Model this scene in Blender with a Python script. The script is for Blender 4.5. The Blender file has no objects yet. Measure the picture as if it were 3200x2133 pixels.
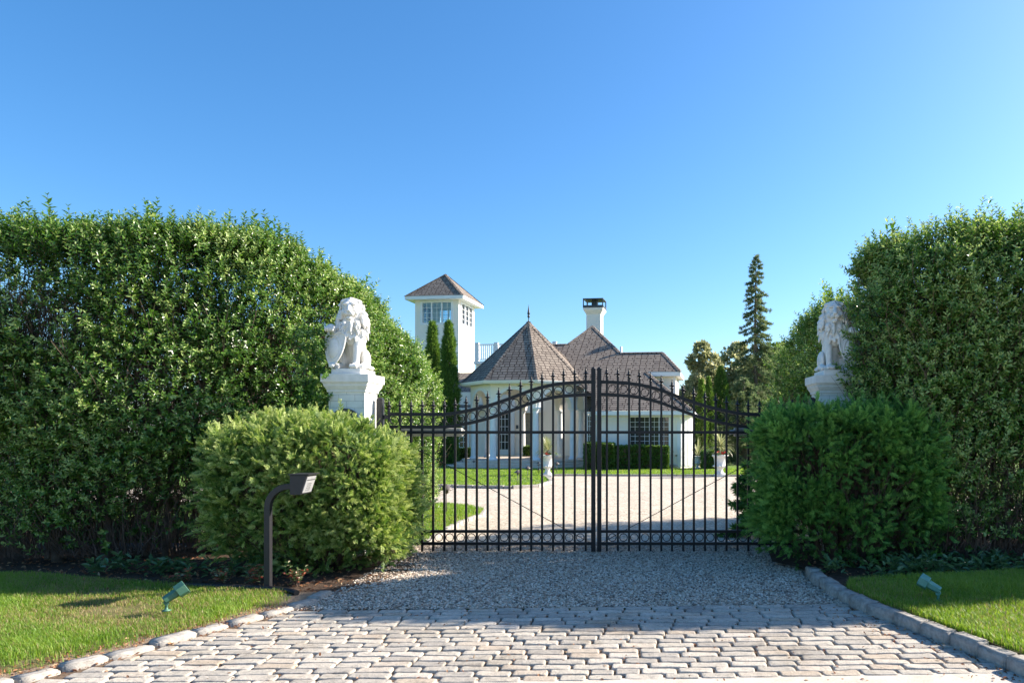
import bpy, bmesh, math, random
import numpy as np
from mathutils import Vector, Matrix, Quaternion

random.seed(7)
rng = np.random.default_rng(11)
PI = math.pi
scn = bpy.context.scene
COL = scn.collection
R = math.radians

# ------------------------------------------------------------------ measured camera
F, PX, PY, CH = 2200.0, 1985.0, 1345.0, 1.48      # focal length (px of 3200), principal point, eye height

def gz(y):
    """ground level: flat to the gate, then falling gently to the house"""
    if y <= 9: return 0.0
    if y >= 31: return -0.27
    return -0.27 * (y - 9) / 22.0

def at(x, y, d):
    return Vector(((x - PX) / F * d, d, CH + (PY - y) / F * d))

def G(x, y, dz=0.0):
    """where the line of sight through a photo point meets the ground"""
    t = 8.0
    for _ in range(40):
        t = F * (CH - gz(t) - dz) / (y - PY)
    return Vector(((x - PX) / F * t, t, gz(t) + dz))

# ------------------------------------------------------------------ object helpers
def tag(o, label=None, cat=None, group=None, kind=None):
    if label: o['label'] = label
    if cat: o['category'] = cat
    if group: o['group'] = group
    if kind: o['kind'] = kind
    return o

def empty(name, loc=(0, 0, 0), rz=0.0):
    o = bpy.data.objects.new(name, None)
    o.location = loc; o.rotation_euler = (0, 0, rz)
    o.empty_display_size = 0.2
    COL.objects.link(o)
    return o

def link(name, me, mat=None, parent=None, loc=None, rz=0.0):
    o = bpy.data.objects.new(name, me)
    if mat is not None: me.materials.append(mat)
    if parent is not None: o.parent = parent
    if loc is not None: o.location = loc
    if rz: o.rotation_euler = (0, 0, rz)
    COL.objects.link(o)
    return o

def copy_tree(o, parent=None):
    c = o.copy(); COL.objects.link(c)
    if parent is not None: c.parent = parent
    for ch in list(o.children): copy_tree(ch, c)
    return c

class MB:
    """collects shapes into one mesh"""
    def __init__(s): s.v = []; s.f = []; s.uv = {}; s.sm = []
    def add(s, vs, fs, smooth=False):
        o = len(s.v); s.v += [tuple(p) for p in vs]
        for f in fs:
            s.f.append(tuple(i + o for i in f)); s.sm.append(smooth)
        return s
    def box(s, c, d, rz=0.0, rx=0.0, ry=0.0):
        hx, hy, hz = d[0] / 2, d[1] / 2, d[2] / 2
        M = Matrix.Rotation(rz, 3, 'Z') @ Matrix.Rotation(ry, 3, 'Y') @ Matrix.Rotation(rx, 3, 'X')
        c = Vector(c)
        vs = [c + M @ Vector((x * hx, y * hy, z * hz)) for z in (-1, 1) for (x, y) in ((-1, -1), (1, -1), (1, 1), (-1, 1))]
        s.add(vs, [(3, 2, 1, 0), (4, 5, 6, 7), (0, 1, 5, 4), (1, 2, 6, 5), (2, 3, 7, 6), (3, 0, 4, 7)])
        return s
    def b2(s, lo, hi):
        return s.box([(a + b) / 2 for a, b in zip(lo, hi)], [abs(b - a) for a, b in zip(lo, hi)])
    def frustum(s, c, w0, d0, w1, d1, h):
        x, y, z = c
        vs = [(x - w0/2, y - d0/2, z), (x + w0/2, y - d0/2, z), (x + w0/2, y + d0/2, z), (x - w0/2, y + d0/2, z),
              (x - w1/2, y - d1/2, z + h), (x + w1/2, y - d1/2, z + h), (x + w1/2, y + d1/2, z + h), (x - w1/2, y + d1/2, z + h)]
        s.add(vs, [(3, 2, 1, 0), (4, 5, 6, 7), (0, 1, 5, 4), (1, 2, 6, 5), (2, 3, 7, 6), (3, 0, 4, 7)])
        return s
    def tube(s, pts, rad, n=8, cap=True, smooth=True):
        pts = [Vector(p) for p in pts]
        if not isinstance(rad, (list, tuple)): rad = [rad] * len(pts)
        up = None; rings = []
        for i, p in enumerate(pts):
            t = (pts[min(i + 1, len(pts) - 1)] - pts[max(i - 1, 0)]).normalized()
            if up is None:
                a = Vector((0, 0, 1)) if abs(t.z) < 0.9 else Vector((1, 0, 0))
                up = t.cross(a).normalized()
            up = (up - t * up.dot(t)).normalized()
            w = t.cross(up)
            rings.append([p + (up * math.cos(2*PI*k/n) + w * math.sin(2*PI*k/n)) * rad[i] for k in range(n)])
        vs = [q for r in rings for q in r]; fs = []
        for i in range(len(pts) - 1):
            for k in range(n):
                fs.append((i*n + k, i*n + (k+1) % n, (i+1)*n + (k+1) % n, (i+1)*n + k))
        s.add(vs, fs, smooth)
        if cap:
            o = len(s.v) - len(vs)
            s.f.append(tuple(o + k for k in reversed(range(n)))); s.sm.append(False)
            s.f.append(tuple(o + (len(pts)-1)*n + k for k in range(n))); s.sm.append(False)
        return s
    def lathe(s, prof, n=20, c=(0, 0, 0), smooth=True):
        vs = []; fs = []
        for (r, z) in prof:
            for k in range(n):
                vs.append((c[0] + r*math.cos(2*PI*k/n), c[1] + r*math.sin(2*PI*k/n), c[2] + z))
        m = len(prof)
        for i in range(m - 1):
            for k in range(n):
                fs.append((i*n + k, i*n + (k+1) % n, (i+1)*n + (k+1) % n, (i+1)*n + k))
        s.add(vs, fs, smooth)
        o = len(s.v) - len(vs)
        s.f.append(tuple(o + k for k in reversed(range(n)))); s.sm.append(False)
        s.f.append(tuple(o + (m-1)*n + k for k in range(n))); s.sm.append(False)
        return s
    def torus(s, c, R0, r0, axis='Y', n=28, m=8):
        vs = []; fs = []
        for i in range(n):
            a = 2*PI*i/n
            for j in range(m):
                b = 2*PI*j/m
                rr = R0 + r0*math.cos(b); h = r0*math.sin(b)
                if axis == 'Y': p = (c[0] + rr*math.cos(a), c[1] + h, c[2] + rr*math.sin(a))
                else: p = (c[0] + rr*math.cos(a), c[1] + rr*math.sin(a), c[2] + h)
                vs.append(p)
        for i in range(n):
            for j in range(m):
                fs.append((i*m + j, i*m + (j+1) % m, ((i+1) % n)*m + (j+1) % m, ((i+1) % n)*m + j))
        s.add(vs, fs, True); return s
    def ell(s, c, r, M=None, seg=14, ring=9):
        vs = []; fs = []
        c = Vector(c)
        for i in range(ring + 1):
            th = PI * i / ring
            for k in range(seg):
                ph = 2*PI*k/seg
                p = Vector((r[0]*math.sin(th)*math.cos(ph), r[1]*math.sin(th)*math.sin(ph), r[2]*math.cos(th)))
                if M is not None: p = M @ p
                vs.append(c + p)
        for i in range(ring):
            for k in range(seg):
                fs.append((i*seg + k, (i+1)*seg + k, (i+1)*seg + (k+1) % seg, i*seg + (k+1) % seg))
        s.add(vs, fs, True); return s
    def prism(s, poly, axis, a0, a1):
        """extrude a 2D outline (u,w) along x, y or z"""
        n = len(poly)
        def P(u, w, a):
            return {'y': (u, a, w), 'x': (a, u, w), 'z': (u, w, a)}[axis]
        vs = [P(u, w, a0) for u, w in poly] + [P(u, w, a1) for u, w in poly]
        fs = [tuple(range(n)), tuple(reversed(range(n, 2*n)))] + [(i, i + n, (i+1) % n + n, (i+1) % n) for i in range(n)]
        s.add(vs, fs); return s
    def mesh(s, name, fix=True):
        me = bpy.data.meshes.new(name)
        me.from_pydata(s.v, [], s.f)
        if fix:
            bm = bmesh.new(); bm.from_mesh(me)
            bmesh.ops.recalc_face_normals(bm, faces=bm.faces)
            bm.to_mesh(me); bm.free()
        me.polygons.foreach_set('use_smooth', s.sm[:len(me.polygons)] + [False] * (len(me.polygons) - len(s.sm)))
        return me
    def build(s, name, mat, parent=None, loc=None, bevel=0.0, rz=0.0, boxuv=False):
        me = s.mesh(name)
        if bevel:
            bm = bmesh.new(); bm.from_mesh(me)
            es = [e for e in bm.edges if len(e.link_faces) == 2 and e.calc_face_angle(0) > 0.6]
            bmesh.ops.bevel(bm, geom=es, offset=bevel, segments=2, affect='EDGES', profile=0.5)
            bm.to_mesh(me); bm.free()
        if boxuv: box_uv(me)
        return link(name, me, mat, parent, loc, rz)

def box_uv(me):
    uv = me.uv_layers.new(name='UVMap')
    for p in me.polygons:
        n = p.normal
        for li in p.loop_indices:
            c = me.vertices[me.loops[li].vertex_index].co
            if abs(n.z) > 0.8: uv.data[li].uv = (c.x, c.y)
            elif abs(n.x) > abs(n.y): uv.data[li].uv = (c.y + 0.07, c.z)
            else: uv.data[li].uv = (c.x, c.z)

def roof_mesh(polys, name, thick=0.0):
    """sloping faces with UVs in metres: u along the eave, v up the slope"""
    me = bpy.data.meshes.new(name)
    vs = []; fs = []
    for p in polys:
        o = len(vs); vs += [tuple(q) for q in p]; fs.append(tuple(range(o, o + len(p))))
    me.from_pydata(vs, [], fs)
    uv = me.uv_layers.new(name='UVMap')
    for p in me.polygons:
        n = Vector(p.normal)
        if n.z < 0: n = -n
        e = Vector((0, 0, 1)).cross(n)
        e = e.normalized() if e.length > 1e-4 else Vector((1, 0, 0))
        up = n.cross(e).normalized()
        for li in p.loop_indices:
            c = Vector(me.vertices[me.loops[li].vertex_index].co)
            uv.data[li].uv = (c.dot(e), c.dot(up))
    return me

def np_mesh(name, V, Q, rnd=None, smooth=False):
    """fast mesh from numpy arrays; Q is (m,k) with k = 3 or 4"""
    me = bpy.data.meshes.new(name)
    n = len(V); m, k = Q.shape
    me.vertices.add(n); me.vertices.foreach_set('co', np.ascontiguousarray(V, dtype=np.float32).ravel())
    me.loops.add(m * k); me.loops.foreach_set('vertex_index', np.ascontiguousarray(Q, dtype=np.int32).ravel())
    me.polygons.add(m)
    me.polygons.foreach_set('loop_start', np.arange(0, m * k, k, dtype=np.int32))
    me.polygons.foreach_set('use_smooth', np.full(m, smooth))
    if rnd is not None:
        a = me.attributes.new('rnd', 'FLOAT', 'POINT')
        a.data.foreach_set('value', np.ascontiguousarray(rnd, dtype=np.float32))
    me.update(calc_edges=True)
    return me

# ------------------------------------------------------------------ materials
MATS = {}
def nodes(name):
    m = bpy.data.materials.new(name); m.use_nodes = True
    nt = m.node_tree
    b = nt.nodes['Principled BSDF']
    return m, nt, b, nt.nodes['Material Output']

def ramp(nt, stops, src=None, interp='LINEAR'):
    r = nt.nodes.new('ShaderNodeValToRGB')
    cr = r.color_ramp; cr.interpolation = interp
    while len(cr.elements) > 1: cr.elements.remove(cr.elements[-1])
    cr.elements[0].position = stops[0][0]; cr.elements[0].color = (*stops[0][1], 1)
    for p, c in stops[1:]:
        e = cr.elements.new(p); e.color = (*c, 1)
    if src is not None: nt.links.new(src, r.inputs[0])
    return r

def noise(nt, scale, detail=4, rough=0.6, co='Object'):
    tc = nt.nodes.new('ShaderNodeTexCoord')
    n = nt.nodes.new('ShaderNodeTexNoise')
    n.inputs['Scale'].default_value = scale; n.inputs['Detail'].default_value = detail; n.inputs['Roughness'].default_value = rough
    nt.links.new(tc.outputs[co], n.inputs['Vector'])
    return n

def bump(nt, b, src, strength, dist=0.02, chain=None):
    bp = nt.nodes.new('ShaderNodeBump'); bp.inputs['Strength'].default_value = strength; bp.inputs['Distance'].default_value = dist
    nt.links.new(src, bp.inputs['Height'])
    if chain is not None: nt.links.new(chain.outputs[0], bp.inputs['Normal'])
    nt.links.new(bp.outputs[0], b.inputs['Normal'])
    return bp

def mat_plain(name, c1, c2=None, rough=0.6, scale=6.0, bmp=0.0, bscale=60.0, metal=0.0, spec=0.5, bd=0.01):
    m, nt, b, out = nodes(name)
    if c2 is None: c2 = tuple(x * 0.85 for x in c1)
    n = noise(nt, scale)
    r = ramp(nt, [(0.35, c2), (0.65, c1)], n.outputs['Fac'])
    nt.links.new(r.outputs[0], b.inputs['Base Color'])
    b.inputs['Roughness'].default_value = rough; b.inputs['Metallic'].default_value = metal
    b.inputs['Specular IOR Level'].default_value = spec
    if bmp:
        n2 = noise(nt, bscale, 5); bump(nt, b, n2.outputs['Fac'], bmp, bd)
    return m

def mat_leaf(name, stops, trans=0.3, tcol=(0.25, 0.4, 0.05), rough=0.4, spec=0.5):
    m, nt, b, out = nodes(name)
    a = nt.nodes.new('ShaderNodeAttribute'); a.attribute_name = 'rnd'
    r = ramp(nt, stops, a.outputs['Fac'])
    nt.links.new(r.outputs[0], b.inputs['Base Color'])
    b.inputs['Roughness'].default_value = rough; b.inputs['Specular IOR Level'].default_value = spec
    t = nt.nodes.new('ShaderNodeBsdfTranslucent')
    mx = nt.nodes.new('ShaderNodeMix'); mx.data_type = 'RGBA'; mx.blend_type = 'MULTIPLY'; mx.inputs[0].default_value = 1.0
    hs = nt.nodes.new('ShaderNodeHueSaturation'); hs.inputs['Value'].default_value = 2.0; hs.inputs['Saturation'].default_value = 1.1; hs.inputs['Hue'].default_value = 0.485
    nt.links.new(r.outputs[0], hs.inputs['Color'])
    nt.links.new(hs.outputs[0], t.inputs['Color'])
    s = nt.nodes.new('ShaderNodeMixShader'); s.inputs[0].default_value = trans
    nt.links.new(b.outputs[0], s.inputs[1]); nt.links.new(t.outputs[0], s.inputs[2])
    nt.links.new(s.outputs[0], out.inputs['Surface'])
    return m

BROWN = (0.10, 0.065, 0.04)
M = {}
M['privet'] = mat_leaf('privet leaves', [(0.0, (0.14, 0.10, 0.07)), (0.06, (0.13, 0.09, 0.06)), (0.08, (0.016, 0.050, 0.010)), (0.45, (0.046, 0.125, 0.018)), (0.78, (0.125, 0.24, 0.040)), (1.0, (0.38, 0.48, 0.17))], 0.27, rough=0.32, spec=0.5)
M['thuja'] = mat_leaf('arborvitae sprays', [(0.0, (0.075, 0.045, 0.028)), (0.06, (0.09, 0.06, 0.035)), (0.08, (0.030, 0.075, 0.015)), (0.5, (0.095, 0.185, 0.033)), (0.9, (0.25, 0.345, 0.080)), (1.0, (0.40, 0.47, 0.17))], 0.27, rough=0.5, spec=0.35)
M['thuja_shaded'] = mat_leaf('shaded arborvitae sprays', [(0.0, (0.075, 0.045, 0.028)), (0.06, (0.09, 0.06, 0.035)), (0.08, (0.018, 0.065, 0.016)), (0.5, (0.055, 0.165, 0.034)), (0.9, (0.13, 0.28, 0.058)), (1.0, (0.20, 0.38, 0.09))], 0.33, rough=0.5, spec=0.35)  # darker copy of the arborvitae sprays, shade put into the leaf colour
M['column'] = mat_leaf('columnar foliage', [(0.0, (0.05, 0.04, 0.025)), (0.06, (0.06, 0.04, 0.025)), (0.08, (0.045, 0.10, 0.022)), (0.6, (0.10, 0.19, 0.036)), (1.0, (0.17, 0.27, 0.07))], 0.3, rough=0.6, spec=0.3)
M['spruce'] = mat_leaf('spruce needles', [(0.0, (0.08, 0.06, 0.045)), (0.06, (0.08, 0.06, 0.045)), (0.08, (0.055, 0.10, 0.045)), (0.6, (0.12, 0.17, 0.075)), (1.0, (0.22, 0.255, 0.13))], 0.28, rough=0.6, spec=0.3)
M['olive'] = mat_leaf('thin olive foliage', [(0.0, (0.12, 0.08, 0.05)), (0.06, (0.12, 0.08, 0.05)), (0.08, (0.15, 0.18, 0.085)), (0.6, (0.28, 0.30, 0.155)), (1.0, (0.42, 0.41, 0.25))], 0.35, rough=0.6, spec=0.3)
M['tree'] = mat_leaf('tree leaves', [(0.0, (0.08, 0.06, 0.04)), (0.06, (0.08, 0.06, 0.04)), (0.08, (0.05, 0.10, 0.026)), (0.6, (0.11, 0.18, 0.045)), (1.0, (0.20, 0.26, 0.09))], 0.38, rough=0.5)
M['boxwood'] = mat_leaf('box hedge leaves', [(0.0, (0.04, 0.03, 0.02)), (0.06, (0.05, 0.04, 0.02)), (0.08, (0.035, 0.085, 0.015)), (0.6, (0.075, 0.15, 0.025)), (1.0, (0.14, 0.22, 0.04))], 0.2, rough=0.5)
M['grass'] = mat_leaf('grass blades', [(0.0, (0.34, 0.27, 0.13)), (0.10, (0.30, 0.26, 0.11)), (0.14, (0.095, 0.19, 0.022)), (0.6, (0.175, 0.29, 0.036)), (1.0, (0.30, 0.40, 0.08))], 0.35, rough=0.5, spec=0.4)
M['dracaena'] = mat_leaf('sword leaves', [(0.0, (0.16, 0.19, 0.08)), (0.5, (0.32, 0.35, 0.16)), (1.0, (0.52, 0.52, 0.30))], 0.2, rough=0.4)
M['redplant'] = mat_leaf('red tinted leaves', [(0.0, (0.28, 0.07, 0.04)), (0.25, (0.36, 0.12, 0.07)), (0.4, (0.06, 0.11, 0.03)), (0.75, (0.12, 0.18, 0.06)), (1.0, (0.36, 0.32, 0.20))], 0.25, rough=0.4)
M['flower'] = mat_leaf('red petals', [(0.0, (0.40, 0.02, 0.02)), (0.5, (0.62, 0.04, 0.03)), (0.8, (0.70, 0.16, 0.08)), (1.0, (0.75, 0.42, 0.35))], 0.25, rough=0.5)
M['cover'] = mat_leaf('broad ground cover leaves', [(0.0, (0.08, 0.06, 0.03)), (0.08, (0.045, 0.10, 0.035)), (0.6, (0.085, 0.165, 0.06)), (1.0, (0.17, 0.25, 0.11))], 0.2, rough=0.35)
M['litter'] = mat_leaf('fallen leaves', [(0.0, (0.10, 0.055, 0.03)), (0.4, (0.26, 0.11, 0.05)), (0.8, (0.40, 0.20, 0.09)), (1.0, (0.46, 0.33, 0.18))], 0.15, rough=0.6)
M['pebble'] = mat_leaf('pebbles', [(0.0, (0.12, 0.10, 0.085)), (0.15, (0.26, 0.20, 0.155)), (0.4, (0.46, 0.375, 0.29)), (0.7, (0.60, 0.51, 0.41)), (0.9, (0.70, 0.63, 0.54)), (1.0, (0.42, 0.28, 0.18))], 0.0, rough=0.65, spec=0.4)
M['bark'] = mat_plain('bark', (0.20, 0.155, 0.115), (0.10, 0.075, 0.055), 0.85, 14, 0.6, 50)
M['bark_red'] = mat_plain('reddish bark', (0.13, 0.08, 0.055), (0.06, 0.04, 0.03), 0.85, 14, 0.6, 50)
M['black'] = mat_plain('black coated metal', (0.010, 0.010, 0.012), (0.007, 0.007, 0.009), 0.45, 30, 0.05, 300, spec=.35)
M['dark_metal'] = mat_plain('dark grey powder coat', (0.016, 0.016, 0.020), (0.012, 0.012, 0.015), 0.5, 30, 0.08, 400)
M['lamp_metal'] = mat_plain('bronze lamp metal', (0.13, 0.105, 0.095), (0.09, 0.075, 0.07), 0.5, 20)
M['keypad'] = mat_plain('grey keypad plate', (0.38, 0.38, 0.38), (0.30, 0.30, 0.31), 0.4, 20)
M['keypad_dark'] = mat_plain('dark slot', (0.05, 0.05, 0.055), None, 0.5)
M['twig'] = mat_plain('brown twigs', (0.17, 0.115, 0.085), (0.075, 0.05, 0.038), 0.85, 3)
M['button'] = mat_plain('grey keys', (0.22, 0.22, 0.22), None, 0.5)
M['marble'] = mat_plain('white statue stone', (0.78, 0.765, 0.73), (0.66, 0.65, 0.61), 0.6, 11, 0.3, 70)
M['white'] = mat_plain('white painted wood', (0.80, 0.80, 0.80), (0.74, 0.74, 0.74), 0.5, 3)
M['opener'] = mat_plain('cream enamelled casing', (0.70, 0.68, 0.62), (0.62, 0.60, 0.54), 0.4, 8)
M['stucco'] = mat_plain('cream stucco', (0.86, 0.80, 0.71), (0.81, 0.75, 0.66), 0.85, 1.2, 0.25, 90)
M['urn'] = mat_plain('weathered white urn', (0.76, 0.75, 0.71), (0.60, 0.59, 0.55), 0.65, 8, 0.15, 60)
M['green_metal'] = mat_plain('green verdigris enamel', (0.07, 0.18, 0.12), (0.05, 0.14, 0.095), 0.5, 18, 0.1, 150)
M['green_pale'] = mat_plain('pale green enamel', (0.085, 0.27, 0.23), (0.06, 0.21, 0.18), 0.5, 18, 0.1, 150)
M['stone_step'] = mat_plain('limestone step', (0.66, 0.56, 0.46), (0.55, 0.46, 0.37), 0.8, 4, 0.2, 60)
M['lead'] = mat_plain('dark finial metal', (0.04, 0.05, 0.06), None, 0.5)
M['kerb'] = mat_plain('granite kerb', (0.42, 0.385, 0.335), (0.27, 0.25, 0.225), 0.85, 30, 0.5, 160, bd=0.01)
M['wood'] = mat_plain('weathered wood', (0.30, 0.26, 0.19), (0.2, 0.17, 0.12), 0.8, 9)
M['plaque'] = mat_plain('bronze plaque', (0.10, 0.08, 0.05), (0.05, 0.045, 0.03), 0.5, 20)
M['rock'] = mat_plain('pale rock', (0.45, 0.42, 0.38), (0.28, 0.26, 0.23), 0.85, 10, 0.6, 30)
M['interior'] = mat_plain('room interior plaster', (0.42, 0.40, 0.37), (0.36, 0.34, 0.31), 0.9, 2)

def mat_glass(name, col=(0.03, 0.035, 0.04)):
    m, nt, b, out = nodes(name)
    b.inputs['Base Color'].default_value = (*col, 1)
    b.inputs['Roughness'].default_value = 0.04; b.inputs['Specular IOR Level'].default_value = 0.7
    return m
M['glass_dark'] = mat_glass('dark window glass', (0.035, 0.038, 0.034))
def mat_clear(name, tint=(0.9, 0.97, 0.98)):
    m, nt, b, out = nodes(name)
    tr = nt.nodes.new('ShaderNodeBsdfTransparent'); tr.inputs[0].default_value = (*tint, 1)
    gl = nt.nodes.new('ShaderNodeBsdfGlossy'); gl.inputs['Roughness'].default_value = 0.02
    fr = nt.nodes.new('ShaderNodeFresnel'); fr.inputs[0].default_value = 1.6
    s = nt.nodes.new('ShaderNodeMixShader')
    nt.links.new(fr.outputs[0], s.inputs[0]); nt.links.new(tr.outputs[0], s.inputs[1]); nt.links.new(gl.outputs[0], s.inputs[2])
    nt.links.new(s.outputs[0], out.inputs['Surface'])
    return m
M['glass_clear'] = mat_clear('clear pane', (0.82, 0.92, 0.95))

def mat_shingle():
    m, nt, b, out = nodes('asphalt shingles')
    tc = nt.nodes.new('ShaderNodeTexCoord')
    br = nt.nodes.new('ShaderNodeTexBrick')
    br.offset = 0.37; br.offset_frequency = 1; br.squash = 0.72; br.squash_frequency = 3
    br.inputs['Color1'].default_value = (0.315, 0.27, 0.222, 1); br.inputs['Color2'].default_value = (0.205, 0.173, 0.145, 1)
    br.inputs['Mortar'].default_value = (0.06, 0.047, 0.042, 1)
    br.inputs['Scale'].default_value = 1.0; br.inputs['Mortar Size'].default_value = 0.022; br.inputs['Mortar Smooth'].default_value = 0.1
    br.inputs['Brick Width'].default_value = 0.33; br.inputs['Row Height'].default_value = 0.18; br.inputs['Bias'].default_value = -0.1
    nz = nt.nodes.new('ShaderNodeTexNoise'); nz.inputs['Scale'].default_value = 9.0; nz.inputs['Detail'].default_value = 3
    mp = nt.nodes.new('ShaderNodeVectorMath'); mp.operation = 'MULTIPLY_ADD'
    mp.inputs[1].default_value = (0.05, 0.03, 0.0)
    nt.links.new(tc.outputs['UV'], nz.inputs['Vector'])
    nt.links.new(nz.outputs['Color'], mp.inputs[0]); nt.links.new(tc.outputs['UV'], mp.inputs[2])
    nt.links.new(mp.outputs[0], br.inputs['Vector'])
    n2 = noise(nt, 120, 3, co='UV'); r2 = ramp(nt, [(0.3, (0.72, 0.72, 0.74)), (0.7, (1.12, 1.1, 1.08))], n2.outputs['Fac'])
    n3 = noise(nt, 0.7, 3, co='UV'); r3 = ramp(nt, [(0.3, (0.86, 0.86, 0.87)), (0.7, (1.08, 1.06, 1.05))], n3.outputs['Fac'])
    mx = nt.nodes.new('ShaderNodeMix'); mx.data_type = 'RGBA'; mx.blend_type = 'MULTIPLY'; mx.inputs[0].default_value = 1.0
    nt.links.new(br.outputs['Color'], mx.inputs[6]); nt.links.new(r2.outputs[0], mx.inputs[7])
    my = nt.nodes.new('ShaderNodeMix'); my.data_type = 'RGBA'; my.blend_type = 'MULTIPLY'; my.inputs[0].default_value = 1.0
    nt.links.new(mx.outputs[2], my.inputs[6]); nt.links.new(r3.outputs[0], my.inputs[7])
    nt.links.new(my.outputs[2], b.inputs['Base Color'])
    b.inputs['Roughness'].default_value = 0.9; b.inputs['Specular IOR Level'].default_value = 0.2
    inv = nt.nodes.new('ShaderNodeMath'); inv.operation = 'SUBTRACT'; inv.inputs[0].default_value = 1.0
    nt.links.new(br.outputs['Fac'], inv.inputs[1])
    bump(nt, b, inv.outputs[0], 0.6, 0.02)
    return m
M['shingle'] = mat_shingle()

def mat_brick_white():
    m, nt, b, out = nodes('white painted brick')
    tc = nt.nodes.new('ShaderNodeTexCoord')
    br = nt.nodes.new('ShaderNodeTexBrick')
    br.inputs['Color1'].default_value = (0.80, 0.79, 0.76, 1); br.inputs['Color2'].default_value = (0.76, 0.75, 0.72, 1)
    br.inputs['Mortar'].default_value = (0.52, 0.51, 0.48, 1)
    br.inputs['Scale'].default_value = 1.0; br.inputs['Mortar Size'].default_value = 0.0035; br.inputs['Mortar Smooth'].default_value = 0.4
    br.inputs['Brick Width'].default_value = 0.19; br.inputs['Row Height'].default_value = 0.076
    nt.links.new(tc.outputs['UV'], br.inputs['Vector'])
    n2 = noise(nt, 8, 5, co='UV'); r2 = ramp(nt, [(0.3, (0.86, 0.87, 0.85)), (0.65, (1, 1, 1))], n2.outputs['Fac'])
    mx = nt.nodes.new('ShaderNodeMix'); mx.data_type = 'RGBA'; mx.blend_type = 'MULTIPLY'; mx.inputs[0].default_value = 1.0
    nt.links.new(br.outputs['Color'], mx.inputs[6]); nt.links.new(r2.outputs[0], mx.inputs[7])
    nt.links.new(mx.outputs[2], b.inputs['Base Color'])
    b.inputs['Roughness'].default_value = 0.6
    inv = nt.nodes.new('ShaderNodeMath'); inv.operation = 'SUBTRACT'; inv.inputs[0].default_value = 1.0
    nt.links.new(br.outputs['Fac'], inv.inputs[1])
    bump(nt, b, inv.outputs[0], 0.5, 0.006)
    return m
M['brick'] = mat_brick_white()

def mat_gravel():
    m, nt, b, out = nodes('pea gravel')
    tc = nt.nodes.new('ShaderNodeTexCoord')
    vo = nt.nodes.new('ShaderNodeTexVoronoi'); vo.inputs['Scale'].default_value = 42
    nt.links.new(tc.outputs['Object'], vo.inputs['Vector'])
    sp = nt.nodes.new('ShaderNodeSeparateColor'); nt.links.new(vo.outputs['Color'], sp.inputs[0])
    r = ramp(nt, [(0.0, (0.22, 0.18, 0.14)), (0.12, (0.37, 0.305, 0.23)), (0.35, (0.54, 0.465, 0.365)), (0.7, (0.68, 0.60, 0.49)), (1.0, (0.77, 0.71, 0.61))], sp.outputs[0])
    n3 = noise(nt, 0.9, 5, 0.7); r3 = ramp(nt, [(0.35, (0.86, 0.84, 0.82)), (0.65, (1.04, 1.02, 1.0))], n3.outputs['Fac'])
    n4 = noise(nt, 7, 4, 0.7); r4 = ramp(nt, [(0.30, (0.80, 0.77, 0.73)), (0.6, (1.03, 1.03, 1.03))], n4.outputs['Fac'])
    mx = nt.nodes.new('ShaderNodeMix'); mx.data_type = 'RGBA'; mx.blend_type = 'MULTIPLY'; mx.inputs[0].default_value = 1.0
    my = nt.nodes.new('ShaderNodeMix'); my.data_type = 'RGBA'; my.blend_type = 'MULTIPLY'; my.inputs[0].default_value = 1.0
    nt.links.new(r.outputs[0], mx.inputs[6]); nt.links.new(r3.outputs[0], mx.inputs[7])
    nt.links.new(mx.outputs[2], my.inputs[6]); nt.links.new(r4.outputs[0], my.inputs[7])
    nt.links.new(my.outputs[2], b.inputs['Base Color'])
    b.inputs['Roughness'].default_value = 0.85
    bp = bump(nt, b, vo.outputs['Distance'], 0.8, 0.02); bp.invert = True
    return m
M['gravel'] = mat_gravel()

def mat_mix(name, stops, s1, s2, rough=0.9, bs=0.5, bsc=80, bd=0.02):
    m, nt, b, out = nodes(name)
    n1 = noise(nt, s1, 6, 0.7); r1 = ramp(nt, stops, n1.outputs['Fac'])
    n2 = noise(nt, s2, 4, 0.7); r2 = ramp(nt, [(0.3, (0.75, 0.75, 0.75)), (0.7, (1.12, 1.12, 1.12))], n2.outputs['Fac'])
    mx = nt.nodes.new('ShaderNodeMix'); mx.data_type = 'RGBA'; mx.blend_type = 'MULTIPLY'; mx.inputs[0].default_value = 1.0
    nt.links.new(r1.outputs[0], mx.inputs[6]); nt.links.new(r2.outputs[0], mx.inputs[7])
    nt.links.new(mx.outputs[2], b.inputs['Base Color'])
    b.inputs['Roughness'].default_value = rough; b.inputs['Specular IOR Level'].default_value = 0.2
    n3 = noise(nt, bsc, 5, 0.7); bump(nt, b, n3.outputs['Fac'], bs, bd)
    return m
M['turf'] = mat_mix('turf', [(0.25, (0.075, 0.14, 0.02)), (0.5, (0.11, 0.19, 0.03)), (0.75, (0.16, 0.24, 0.045))], 2.2, 60, bs=0.7, bsc=120)
M['turf_near'] = mat_mix('turf soil', [(0.3, (0.10, 0.115, 0.035)), (0.5, (0.17, 0.155, 0.06)), (0.7, (0.30, 0.225, 0.13))], 2.5, 50, bs=0.7, bsc=120)
M['soil'] = mat_mix('mulch soil', [(0.3, (0.055, 0.036, 0.026)), (0.55, (0.10, 0.066, 0.046)), (0.75, (0.19, 0.13, 0.09))], 14, 60, bs=1.0, bsc=50, bd=0.03)
M['dirt'] = mat_mix('dry dirt', [(0.3, (0.22, 0.155, 0.105)), (0.55, (0.33, 0.245, 0.17)), (0.75, (0.42, 0.33, 0.24))], 6, 60, bs=0.8, bsc=70)
M['joint'] = mat_mix('sandy joint fill', [(0.3, (0.10, 0.07, 0.05)), (0.55, (0.22, 0.155, 0.105)), (0.75, (0.36, 0.25, 0.17))], 9, 70, bs=0.9, bsc=70)
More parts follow.
